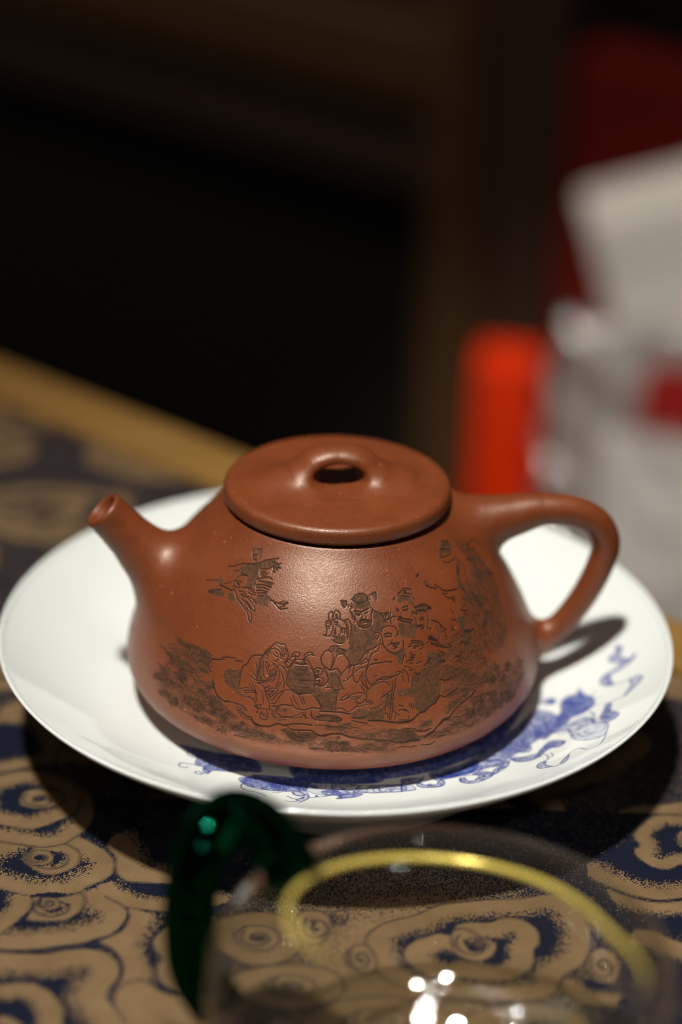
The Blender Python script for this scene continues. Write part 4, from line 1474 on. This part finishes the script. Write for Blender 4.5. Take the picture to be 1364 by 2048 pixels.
table = empty('table', tf(0, -.3, -.75), 0)
props(table, 'wooden table with golden brown border strip under the brocade cloth', 'table')
Mi = Matrix.Translation(-Vector(table.location))
def onto(o, par):
    o.parent = par; o.matrix_parent_inverse = Matrix.Translation(-Vector(par.location)); return o
onto(box('border_strip', (-.55, -.024, -.03), (.75, .0005, .0035), M['border'], None, .002, tf), table)
onto(box('table_top', (-.55, -.75, -.028), (.75, -.026, -.004), M['border'], None, .0, tf), table)
onto(box('apron', (-.50, -.02, -.12), (.70, -.004, -.031), M['dark_wood'], None, .002, tf), table)
for a, b in ((-.5, -.7), (-.5, -.03), (.66, -.7), (.66, -.03)):
    onto(box('leg', (a, b, -.75), (a + .04, b + .04, -.031), M['dark_wood'], None, .003, tf), table)

# ------------------------------------------------------------------ plate
rr_ = np.concatenate([np.arange(.01, 40, 4), np.arange(40, 84, .27), np.arange(84, 88.1, .6)])
top = np.stack([rr_, 14.5 + .0201 * np.maximum(rr_ - 44, 0) ** 1.8], 1)
lip = catmull([(88.4, 33.05), (89.0, 33.75), (89.65, 34.05), (90.0, 33.6), (89.5, 32.6), (86, 29.6), (78, 23.2), (68, 16.6), (58, 11.2), (51.5, 9.0), (50.2, 6.5), (49.6, 1.2), (48.9, .25), (47.2, .25), (46.6, 1.2), (46, 8.0), (40, 9.6), (.01, 10.0)], 5)
prof = np.vstack([top, lip])
ang = np.concatenate([np.arange(-160, 14, .2), np.arange(14, 200, 1.5)]) * math.pi / 180
n_a = len(ang)
Vp = np.stack([prof[:, 0][:, None] * np.cos(ang), prof[:, 0][:, None] * np.sin(ang), prof[:, 1][:, None] + 0 * ang], -1).reshape(-1, 3)
ij = np.arange(len(prof) * n_a).reshape(len(prof), n_a)
jn = np.roll(ij, -1, axis=1)
Fp = np.stack([ij[:-1], ij[1:], jn[1:], jn[:-1]], -1).reshape(-1, 4)
RP = Raster(-46, 92, -84, 26, .15, .15)
WASH = np.zeros(RP.shape); INK = np.zeros(RP.shape)
for w in read_rows(PAINT_WASHES, 20):
    P = catmull(np.array(w[1:], float).reshape(-1, 2) / 20, 4, closed=True)
    Wn = RP.win(P, .6, .6)
    dd = np.where(RP.inside(P, Wn), -1, 1) * RP.dist(P, Wn, 1, True)
    WASH[Wn] = np.maximum(WASH[Wn], min(1.0, float(w[0]) * 1.08) * np.clip(.6 - dd / .45, 0, 1))
    INK[Wn] = np.maximum(INK[Wn], .8 * np.clip((.28 - np.abs(dd)) / .25, 0, 1))
for w in read_rows(PAINT_LINES, 20):
    P = smooth_line(np.array(w[1:], float).reshape(-1, 2) / 20)
    Wn = RP.win(P, 1.2, 1.2)
    INK[Wn] = np.maximum(INK[Wn], np.clip((float(w[0]) / 10 - RP.dist(P, Wn)) / .2 + .4, 0, .95))
pr_ = random.Random(5)
for w in read_rows(PAINT_WASHES, 20):            # scales and brush strokes inside the washes
    P = np.array(w[1:], float).reshape(-1, 2) / 20
    if float(w[0]) < .5: continue
    c_ = P.mean(0); e_ = (P.max(0) - P.min(0)) / 2
    for _ in range(int(6 + e_[0] * e_[1] * 1.1)):
        x_, y_ = c_ + np.array([pr_.uniform(-1, 1), pr_.uniform(-1, 1)]) * e_
        r_ = pr_.uniform(.6, 2.2); a0 = pr_.uniform(0, 6.3)
        Q = np.array([(x_ + r_ * math.cos(a0 + i * .5), y_ + r_ * math.sin(a0 + i * .5)) for i in range(6)])
        Wn = RP.win(Q, 1, 1)
        if Wn[0].stop - Wn[0].start < 3 or Wn[1].stop - Wn[1].start < 3: continue
        k_ = np.clip((.16 - RP.dist(Q, Wn)) / .2 + .4, 0, .8) * (WASH[Wn] > .25)
        INK[Wn] = np.maximum(INK[Wn], k_)
on_top = np.repeat(np.arange(len(prof)) < len(top), n_a)
wv = RP.sample(WASH, Vp[:, 0], Vp[:, 1]) * on_top; iv = RP.sample(INK, Vp[:, 0], Vp[:, 1]) * on_top
plate = mesh_np('plate', Vp * MM, Fp[:, ::-1], M['porcelain'], None, True, None, {'wash': wv, 'ink': iv})
props(plate, 'white porcelain plate painted with a blue dragon, under the teapot', 'plate')


# ------------------------------------------------------------------ teapot
PA = rad(5.5)
PX, PY, PZ = -.0008, .0013, .0145
pot = empty('teapot', (PX, PY, PZ), PA)
props(pot, 'reddish brown clay teapot engraved with figures, standing on the porcelain plate', 'teapot')

body_prof = catmull([(41, 4.5), (47.0, 4.8), (51.0, 6.2), (53.9, 8.9), (55.2, 12.0), (55.2, 14.8), (54.3, 19.8), (51, 28),
                     (46.5, 36.5), (41, 44.5), (35.2, 51), (31, 55.3), (29.0, 57.6)], 12)
f_body = Revolve(body_prof, 75, -2, 70)
SP = catmull([(-61.4, 0, 55.3), (-57.2, 0, 50.6), (-53.3, 0, 46.2), (-47.6, 0, 39.6), (-40, 0, 33), (-32, 0, 28)], 8)
SR = np.interp(np.linspace(0, 1, len(SP)), [0, .2, .4, .6, .8, 1], [5.5, 5.7, 6.3, 8.0, 10.5, 13.0])
f_spout0 = Sweep(np.vstack([SP[0] + (SP[0] - SP[1]) * 3, SP]), np.concatenate([[5.5], SR]))
sp_ax = np.array([-.68, 0, .733]); sp_tip = np.array([-61.4, 0, 55.3])
f_bore = Sweep([sp_tip + sp_ax * 3, sp_tip, sp_tip - sp_ax * 4, sp_tip - sp_ax * 14], [4.9, 4.1, 3.0, 2.5])
def f_spout(p):
    return smax(f_spout0(p), (p - sp_tip) @ sp_ax, 1.0)
HP = catmull(HANDLE_PTS, 6)
HR = np.interp(np.linspace(0, 1, len(HP)), np.linspace(0, 1, len(HANDLE_RAD)), HANDLE_RAD)
f_handle = Sweep(HP, HR)
def f_pot(p):
    d = smin(f_body(p), f_spout(p), 9.0)
    d = smin(d, f_handle(p), 6.0)
    return smax(d, -f_bore(p), .9)

V, F = surface_nets(f_pot, (-74, -59, 1.5), (84, 59, 62), .6)
V = project(f_pot, V)
fc = V[F].mean(1)
db, ds, dh = f_body(fc), f_spout(fc), f_handle(fc)
part = np.where((ds < db) & (fc[:, 0] < 0), 1, np.where((dh < db) & (fc[:, 0] > 0), 2, 0))
N0 = vnormals(V, F)

# engraved drawing: grooves and lowered grounds cut into the front of the body
RE = Raster(-160, -10, 6, 57, .13, .1)
LINE = np.zeros(RE.shape); AREA = np.zeros(RE.shape)
zr_ = np.interp(RE.y, body_prof[:, 1], body_prof[:, 0])
er = random.Random(21)
scribbles = []
for w in read_rows(ENGRAVED_AREAS, 40):
    P0 = np.array(w[1:], float).reshape(-1, 2) / 40
    P = catmull(P0, 4, closed=True)
    c_ = P.mean(0); ex_ = P.max(0) - P.min(0)
    if c_[1] < 30 and len(P0) < 9 and ex_[1] < 7:      # waves, rocks and spray along the foot of the scene
        P = catmull(P0, 14, closed=True)
        P = P + np.array([[er.gauss(0, .42) / .9, er.gauss(0, .20)] for _ in P])
        for _ in range(4 if ex_[0] > 3 else 2):
            sx_, sy_ = c_[0] + er.uniform(-.6, .6) * ex_[0], c_[1] + er.uniform(-.6, .6) * ex_[1]
            r_ = er.uniform(.5, 1.3); a0 = er.uniform(0, 6.28); da = er.choice((-1, 1)) * er.uniform(2.2, 4.6)
            scribbles.append(np.array([(sx_ + 1.5 * r_ * (1 - .12 * i) * math.cos(a0 + da * i / 6), sy_ + .8 * r_ * (1 - .12 * i) * math.sin(a0 + da * i / 6)) for i in range(7)]))
    Wn = RE.win(P, .3, .2)
    AREA[Wn] = np.maximum(AREA[Wn], RE.inside(P, Wn))
# broken texture of rock, spray and foliage
def blur_noise(sx_, sy_):
    A = rng.normal(size=RE.shape)
    for ax_, n_ in ((0, sx_), (1, sy_)):
        for _ in range(3):
            c_ = np.cumsum(np.concatenate([A[-n_:] if ax_ == 0 else A[:, -n_:], A], axis=ax_), axis=ax_)
            A = (c_[n_:] - c_[:-n_]) if ax_ == 0 else (c_[:, n_:] - c_[:, :-n_])
    return A / A.std()
def point_in(c, P):
    x_, y_ = c; r_ = False
    for i in range(len(P)):
        a, b = P[i], P[i - 1]
        if (a[1] > y_) != (b[1] > y_) and x_ < (b[0] - a[0]) * (y_ - a[1]) / (b[1] - a[1]) + a[0]: r_ = not r_
    return r_
TEX = np.clip(.5 + 2.2 * (blur_noise(4, 4) + .6 * blur_noise(11, 7)), 0, 1)
AREA = AREA * (.72 + .28 * np.clip(TEX * 1.3, 0, 1))
for w in read_rows(ENGRAVED_TEXTURE, 40):
    P = catmull(np.array(w[1:], float).reshape(-1, 2) / 40, 6, closed=True)
    Wn = RE.win(P, .3, .2)
    dd = RE.dist(P, Wn, .9, True) * RE.inside(P, Wn)
    AREA[Wn] = np.maximum(AREA[Wn], (.25 + .4 * TEX[Wn]) * np.clip(dd / 1.2, 0, 1))
    lo_, hi_ = P.min(0), P.max(0)
    tree = hi_[1] - lo_[1] > 16
    for _ in range(int((hi_[0] - lo_[0]) * .9 * (hi_[1] - lo_[1]) * .85)):
        c_ = np.array([er.uniform(lo_[0], hi_[0]), er.uniform(lo_[1], hi_[1])])
        if not point_in(c_, P): continue
        r_ = er.uniform(.5, 1.25)
        if tree:
            a0 = er.uniform(1.2, 1.9); L_ = er.uniform(1.2, 3.0); b_ = er.uniform(-.5, .5)
            scribbles.append(np.array([(c_[0] + L_ * (u_ * math.cos(a0) + b_ * u_ * u_), c_[1] + L_ * u_ * math.sin(a0)) for u_ in (0, .25, .5, .75, 1)]))
        else:
            a0 = er.uniform(-.3, .6)
            scribbles.append(np.array([(c_[0] + 1.35 * r_ * math.cos(a0 + i * .45), c_[1] + .75 * r_ * math.sin(a0 + i * .45)) for i in range(7)]))
AREA = soften(AREA, 1)
for w in read_rows(ENGRAVED_LINES, 40):
    P = smooth_line(np.array(w[1:], float).reshape(-1, 2) / 40)
    sx = math.pi / 180 * float(np.interp(P[:, 1].mean(), body_prof[:, 1], body_prof[:, 0]))
    Wn = RE.win(P, 1.2, .6)
    half = float(w[0]) / 13.2
    LINE[Wn] = np.maximum(LINE[Wn], np.clip((half - RE.dist(P, Wn, sx)) / .10 + .5, 0, 1))
for P in scribbles:
    if P[:, 1].min() < 9: continue
    sx = math.pi / 180 * 54
    Wn = RE.win(P, 1.2, .6)
    LINE[Wn] = np.maximum(LINE[Wn], .8 * np.clip((.075 - RE.dist(P, Wn, sx)) / .10 + .5, 0, 1))
MARK = np.maximum(LINE, AREA)
near = MARK.copy()
for _ in range(5):
    near = np.maximum.reduce([near, np.roll(near, 1, 0), np.roll(near, -1, 0), np.roll(near, 1, 1), np.roll(near, -1, 1)])


def th_z(p):
    return np.degrees(np.arctan2(p[:, 1], p[:, 0])), p[:, 2]


fth, fz = th_z(fc)
zone = (part == 0) & (fth > -159) & (fth < -11) & (fz > 7) & (fz < 56.5)
zi = np.where(zone)[0]
hit = np.zeros(len(zi), bool)
for du in (-.35, 0, .35):
    for dv in (-.35, 0, .35):
        hit |= RE.sample(near, fth[zi] + du * 57.3 / 45, fz[zi] + dv) > .02
zone[:] = False; zone[zi[hit]] = True
NS = 5
q = V[F[zone]]
u = np.linspace(0, 1, NS + 1)
U, T_ = np.meshgrid(u, u, indexing='ij')
B = [((1 - U) * (1 - T_)).ravel(), (U * (1 - T_)).ravel(), (U * T_).ravel(), ((1 - U) * T_).ravel()]
pts = sum(B[i][None, :, None] * q[:, i][:, None, :] for i in range(4))
nq = len(q)
k_ = np.arange((NS + 1) ** 2).reshape(NS + 1, NS + 1)
cell_f = np.stack([k_[:-1, :-1], k_[1:, :-1], k_[1:, 1:], k_[:-1, 1:]], -1).reshape(-1, 4)
FF = (np.arange(nq)[:, None, None] * (NS + 1) ** 2 + cell_f[None]).reshape(-1, 4)
flat = pts.reshape(-1, 3)
_, first, inv = np.unique(np.round(flat * 2000).astype(np.int64), axis=0, return_index=True, return_inverse=True)
VF = flat[first]; FF = inv.ravel()[FF]
VF = project(f_pot, VF, 2)
g_ = grad(f_pot, VF); g_ /= np.linalg.norm(g_, axis=1)[:, None]
th_, z_ = th_z(VF)
li = RE.sample(LINE, th_, z_); ar = RE.sample(AREA, th_, z_)
rough_ = (np.sin(th_ * 9.1 + 3 * np.sin(z_ * 5.3)) * np.sin(z_ * 11.7 + 2 * np.sin(th_ * 4.7))) * .022
VF = VF - g_ * (np.maximum(li * .075, ar * (.05 + rough_)))[:, None]
NF = vnormals(VF, FF)
v0, f0, n0 = submesh(V, F, (part == 0) & ~zone, N0)
VB = np.vstack([v0, VF]); FB = np.vstack([f0, FF + len(v0)]); NB = np.vstack([n0, NF])
z0_ = np.zeros(len(v0))
mesh_np('body', VB * MM, FB, M['clay_carved'], pot, True, NB,
        {'line': np.concatenate([z0_, li]), 'area': np.concatenate([z0_, ar])})


for k, nm in ((1, 'spout'), (2, 'handle')):
    v, f, nn = submesh(V, F, part == k, N0)
    mesh_np(nm, v * MM, f, M['clay'], pot, True, nn)

for a in (90, 210, 330):
    fp = catmull([(0, 0), (3.2, 0), (4.2, .9), (4.9, 3.0), (5.6, 6.0)], 5)
    n = 28; V2 = []; F2 = []
    for r_, z_ in fp:
        for j in range(n):
            t = 2 * math.pi * j / n
            V2.append(((36 * math.cos(rad(a)) + r_ * math.cos(t)) * MM, (36 * math.sin(rad(a)) + r_ * math.sin(t)) * MM, z_ * MM))
    for i in range(len(fp) - 1):
        for j in range(n):
            F2.append((i * n + j, i * n + (j + 1) % n, (i + 1) * n + (j + 1) % n, (i + 1) * n + j))
    mesh_py('foot', V2, F2, M['clay'], pot, True)

# lid with its bridge knob (local to the lid)
R = 29.75
lid_prof = [(27.6, 58.0), (29.0, 58.3), (R - .1, 59.0), (R, 60.8), (R - .2, 61.8), (R - .9, 62.6), (R - 2.2, 62.95), (24, 63.05), (16, 63.3), (8, 63.6), (0.01, 63.7)]
lid_prof = np.vstack([[(0.01, 58.0)], catmull(lid_prof, 6)])
f_disc = Revolve(lid_prof, 50, 50, 85, .15)
KP = catmull([(-17, 0, 61.8), (-12.5, 0, 63.6), (-9, 0, 66.2), (-5.5, 0, 69.0), (0, 0, 70.2), (5.5, 0, 69.0), (9, 0, 66.2), (12.5, 0, 63.6), (17, 0, 61.8)], 5)
KR = np.interp(np.linspace(0, 1, len(KP)), [0, .2, .35, .5, .65, .8, 1], [2.4, 3.3, 3.2, 2.7, 3.2, 3.3, 2.4])
f_knob0 = Sweep(KP, KR)
def f_knob(p):
    return f_knob0(p * np.array([1, .60, 1]))
def f_hole(p):
    q = np.hypot(p[..., 0] / 5.6, (p[..., 2] - 65.7) / 2.75)
    return (q - 1) * 2.75
def f_lid(p):
    d = smin(f_disc(p), f_knob(p), 6.0)
    return smax(d, -np.maximum(f_hole(p), np.abs(p[..., 1]) - 12), 1.6)
LV, LF = surface_nets(f_lid, (-32, -32, 56.5), (32, 32, 75.5), .42)
LV = project(f_lid, LV, 2)
LN = vnormals(LV, LF)
lc = LV[LF].mean(1)
kn = (f_knob(lc) < f_disc(lc)) | ((lc[:, 2] > 64.2))
v, f, nn = submesh(LV, LF, ~kn, LN)
lid = mesh_np('lid', v * MM, f, M['clay'], pot, True, nn)
v, f, nn = submesh(LV, LF, kn, LN)
mesh_np('knob', v * MM, f, M['clay'], lid, True, nn)

# ------------------------------------------------------------------ glass pitcher
QX, QY = 24.0, -161.5
pit = empty('glass_pitcher', (QX * MM, QY * MM, 0.0))
pit.scale = (1, 1, 1.0)
props(pit, 'clear round glass pitcher with a gold rim and dark green handle, in the foreground', 'pitcher')
out_p = [(33.0, 55.4), (35.5, 55.0), (39.5, 54.2), (43.6, 52.2), (47.0, 48.4), (48.8, 43), (48.6, 34), (45.5, 22), (39, 11), (31, 4), (25, .8), (20, .6), (.01, .9)]
in_p = [(31.9, 55.2), (35.0, 53.9), (39.2, 53.1), (43.0, 51.3), (46.2, 48.0), (47.8, 42.9), (47.6, 34.2), (44.5, 22.5), (38.1, 11.8), (30.4, 5.1), (24.6, 2.4), (20, 2.0), (.01, 2.2)]
def lip_pull(t, z):      # pouring lip at the front right
    d = (t - rad(-42) + math.pi) % (2 * math.pi) - math.pi
    return 15.0 * math.exp(-(d / .50) ** 2) * max(0.0, (z - 40) / 15.4) ** 2
def slant(t, z):        # the mouth leans back from the lip
    return -7.0 * math.sin(t + .25) * max(0.0, (z - 47) / 8.4) ** 1.3
def shell(name, prof_, mat, flip, n=120):
    P = catmull(prof_, 7); V_ = []; F_ = []
    for r_, z_ in P:
        for j in range(n):
            t = 2 * math.pi * j / n
            r2 = r_ + (lip_pull(t, z_) if r_ > 5 else 0)
            V_.append((r2 * math.cos(t) * MM, r2 * math.sin(t) * MM, (z_ + .15 * lip_pull(t, z_) + (slant(t, z_) if r_ > 5 else 0)) * MM))
    for i in range(len(P) - 1):
        for j in range(n):
            f = (i * n + j, i * n + (j + 1) % n, (i + 1) * n + (j + 1) % n, (i + 1) * n + j)
            F_.append(f if flip else f[::-1])
    return mesh_py(name, V_, F_, mat, pit, True)
shell('outer_wall', out_p, M['glass'], False)
shell('inner_wall', in_p, M['glass'], True)
# gilding round the mouth, left off at the front, where a clear glass edge closes the ring
def rim_arc(name, a0, a1, mat, n=120, m_=14, taper=True):
    V_ = []; F_ = []
    for j in range(n + 1):
        t = rad(a0 + (a1 - a0) * j / n); u_ = j / n
        k_ = min(1.0, .15 + 9 * min(u_, 1 - u_)) if taper else 1.0
        for k in range(m_):
            p = 2 * math.pi * k / m_
            r_ = 32.1 + lip_pull(t, 55.4) + .72 * k_ * math.cos(p)
            z_ = 55.5 + slant(t, 55.4) + .15 * lip_pull(t, 55.4) + .95 * k_ * math.sin(p)
            V_.append((r_ * math.cos(t) * MM, r_ * math.sin(t) * MM, z_ * MM))
    for j in range(n):
        for k in range(m_):
            F_.append((j * m_ + k, (j + 1) * m_ + k, (j + 1) * m_ + (k + 1) % m_, j * m_ + (k + 1) % m_))
    return mesh_py(name, V_, F_, mat, pit, True)
rim_arc('gold_rim', -38, 222, M['gold_rim'])
rim_arc('glass_rim', 223, 321, M['glass'], 60)
hp = catmull([(-31, 17, 53.5), (-34.5, 21, 57.5), (-39, 25, 61), (-45, 26.5, 62), (-50.5, 21, 58), (-52.5, 17, 51), (-53, 14, 41), (-51.5, 12, 31), (-46.5, 11, 23.5)], 10)
hv, hf = tube_np(hp * MM, np.interp(np.linspace(0, 1, len(hp)), [0, .12, .5, .9, 1], [6.4, 5.8, 6.0, 5.6, 6.0]) * MM, 28)
mesh_py('handle', hv, hf, M['green_glass'], pit, True)


# ------------------------------------------------------------------ behind the table
floor = mesh_py('floor', [(-3, -2, -.75), (3, -2, -.75), (3, 4, -.75), (-3, 4, -.75)], [(0, 1, 2, 3)], M['black_wood'])
props(floor, kind='structure')
cab = empty('cabinet', tf(-.45, .72, -.75)); props(cab, 'dark brown wooden cabinet in the dark behind the table', 'cabinet')
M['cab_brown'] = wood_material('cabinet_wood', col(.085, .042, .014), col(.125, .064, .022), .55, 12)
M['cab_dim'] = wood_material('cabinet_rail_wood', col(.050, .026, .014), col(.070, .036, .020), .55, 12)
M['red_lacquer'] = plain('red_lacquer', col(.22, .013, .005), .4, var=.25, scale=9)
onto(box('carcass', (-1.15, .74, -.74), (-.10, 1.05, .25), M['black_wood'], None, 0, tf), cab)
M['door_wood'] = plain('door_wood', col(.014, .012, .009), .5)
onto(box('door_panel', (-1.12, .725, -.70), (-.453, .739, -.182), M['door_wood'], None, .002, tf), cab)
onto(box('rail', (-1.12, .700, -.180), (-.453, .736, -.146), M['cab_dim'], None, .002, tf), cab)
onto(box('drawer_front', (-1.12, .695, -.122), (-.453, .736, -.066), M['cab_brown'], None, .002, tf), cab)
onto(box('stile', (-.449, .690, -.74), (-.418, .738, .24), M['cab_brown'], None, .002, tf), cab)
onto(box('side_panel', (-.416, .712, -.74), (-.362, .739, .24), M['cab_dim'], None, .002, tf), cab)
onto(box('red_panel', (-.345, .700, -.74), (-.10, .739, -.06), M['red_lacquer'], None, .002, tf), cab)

bench = empty('bench', tf(-.05, .44, -.75)); props(bench, 'dark low bench behind the table carrying the red box', 'bench')
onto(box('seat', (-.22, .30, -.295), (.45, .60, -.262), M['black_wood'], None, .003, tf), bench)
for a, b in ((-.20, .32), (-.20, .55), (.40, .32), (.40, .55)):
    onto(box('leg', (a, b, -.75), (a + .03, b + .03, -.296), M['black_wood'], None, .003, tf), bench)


def spun_box(name, c, size, rz, mat, parent=None, bevel=.002, tilt=(0, 0)):
    Rm = Euler((tilt[0], tilt[1], rz)).to_matrix()
    vs_ = [Vector(c) + Rm @ Vector((x * size[0] / 2, y * size[1] / 2, z * size[2] / 2)) for x in (-1, 1) for y in (-1, 1) for z in (-1, 1)]
    return mesh_py(name, vs_, BOXF, mat, parent, False, bevel, 3)


M['red_card'] = plain('red_card', col(.80, .034, .002), .6, var=.12, scale=40, spec=.15)
M['white_card'] = plain('white_card', col(.62, .60, .55), .6, var=.10, scale=14)
M['white_paper'] = plain('white_paper', col(.58, .55, .52), .7, var=.12, scale=12)
M['foil'] = plain('grey_foil', col(.66, .65, .62), .12, .55, .25, 45, .5, .004)
M['red_print'] = plain('red_print', col(.34, .012, .010), .5)

# upright red tea box
rb = empty('tea_box', (.0845, .583, -.262), rad(-8))
props(rb, 'upright red card tea box with overlapping lid, left of the grey foil pouch', 'box')
def local_box(name, lo, hi, mat, par, bevel=.0015):
    vs_ = [(x, y, z) for x in (lo[0], hi[0]) for y in (lo[1], hi[1]) for z in (lo[2], hi[2])]
    return mesh_py(name, vs_, BOXF, mat, par, False, bevel, 3)
local_box('box_body', (-.0165, -.0165, 0), (.0165, .0165, .126), M['red_card'], rb, .002)
local_box('box_lid', (-.0167, -.0167, .1263), (.0167, .0167, .140), M['red_card'], rb, .003)

# crumpled foil pouch
def pouch(name, w, h, d, mat, par, seed, taper=.25):
    r_ = random.Random(seed); nu, nv = 36, 44; V_ = []; F_ = []
    ph = [(r_.uniform(20, 90), r_.uniform(20, 90), r_.uniform(0, 6.3), r_.uniform(.0006, .0022)) for _ in range(9)]
    for i in range(nv + 1):
        t = i / nv
        th_ = d * (math.sin(math.pi * min(1, .15 + .85 * (1 - t))) ** .6) * (1 - .75 * t)
        for j in range(nu):
            a = 2 * math.pi * j / nu
            x = w / 2 * math.copysign(abs(math.cos(a)) ** .55, math.cos(a)) * (1 - taper * t * t)
            y = max(th_, .0012) / 2 * math.copysign(abs(math.sin(a)) ** .8, math.sin(a))
            z = h * t
            k = sum(am * math.sin(fx * x * 2 + fz * z * 2 + p) for fx, fz, p, am in ph)
            V_.append((x + .4 * k, y + k * math.copysign(1, math.sin(a) + 1e-6) * (1 - .4 * t), z + .5 * k * t))
    for i in range(nv):
        for j in range(nu):
            F_.append((i * nu + j, i * nu + (j + 1) % nu, (i + 1) * nu + (j + 1) % nu, (i + 1) * nu + j))
    F_.append(tuple(range(nu - 1, -1, -1))); F_.append(tuple(nv * nu + j for j in range(nu)))
    return mesh_py(name, V_, F_, mat, par, True)
fp = empty('foil_pouch', (.158, .600, -.262), rad(-12))
props(fp, 'crumpled grey foil pouch with a dark red label', 'pouch')
pouch('pouch_bag', .105, .150, .040, M['foil'], fp, 3, .12)
def rr4(v): return math.copysign(abs(v) ** .45, v)
seal = [(.022 + .023 * rr4(math.cos(2 * math.pi * j / 40)), 0, .117 + .022 * rr4(math.sin(2 * math.pi * j / 40))) for j in range(40)]
sv = [(x, -.0235, z) for x, y, z in seal] + [(x, -.0215, z) for x, y, z in seal]
sf = [tuple(range(39, -1, -1)), tuple(range(40, 80))] + [(j, (j + 1) % 40, 40 + (j + 1) % 40, 40 + j) for j in range(40)]
mesh_py('red_label', sv, sf, M['red_print'], fp)

# white carton leaning above the pouch
wc = empty('carton', (.240, .672, -.2445), 0.0)
props(wc, 'white card carton leaning behind the foil pouch', 'carton')
o = local_box('carton_body', (-.060, -.024, 0), (.070, .024, .200), M['white_card'], wc, .003)
o.rotation_euler = (0, rad(-17), 0)
o = local_box('carton_flap', (-.059, -.0258, .172), (.069, -.0245, .199), M['white_card'], wc, .0004)
o.rotation_euler = (0, rad(-17), 0)

# white paper bag in front, at the right
pb = empty('paper_bag', (.185, .505, -.262), rad(-20))
props(pb, 'pale paper bag standing at the right edge behind the table', 'bag')
pouch('bag_body', .130, .125, .05, M['white_paper'], pb, 11, .06)
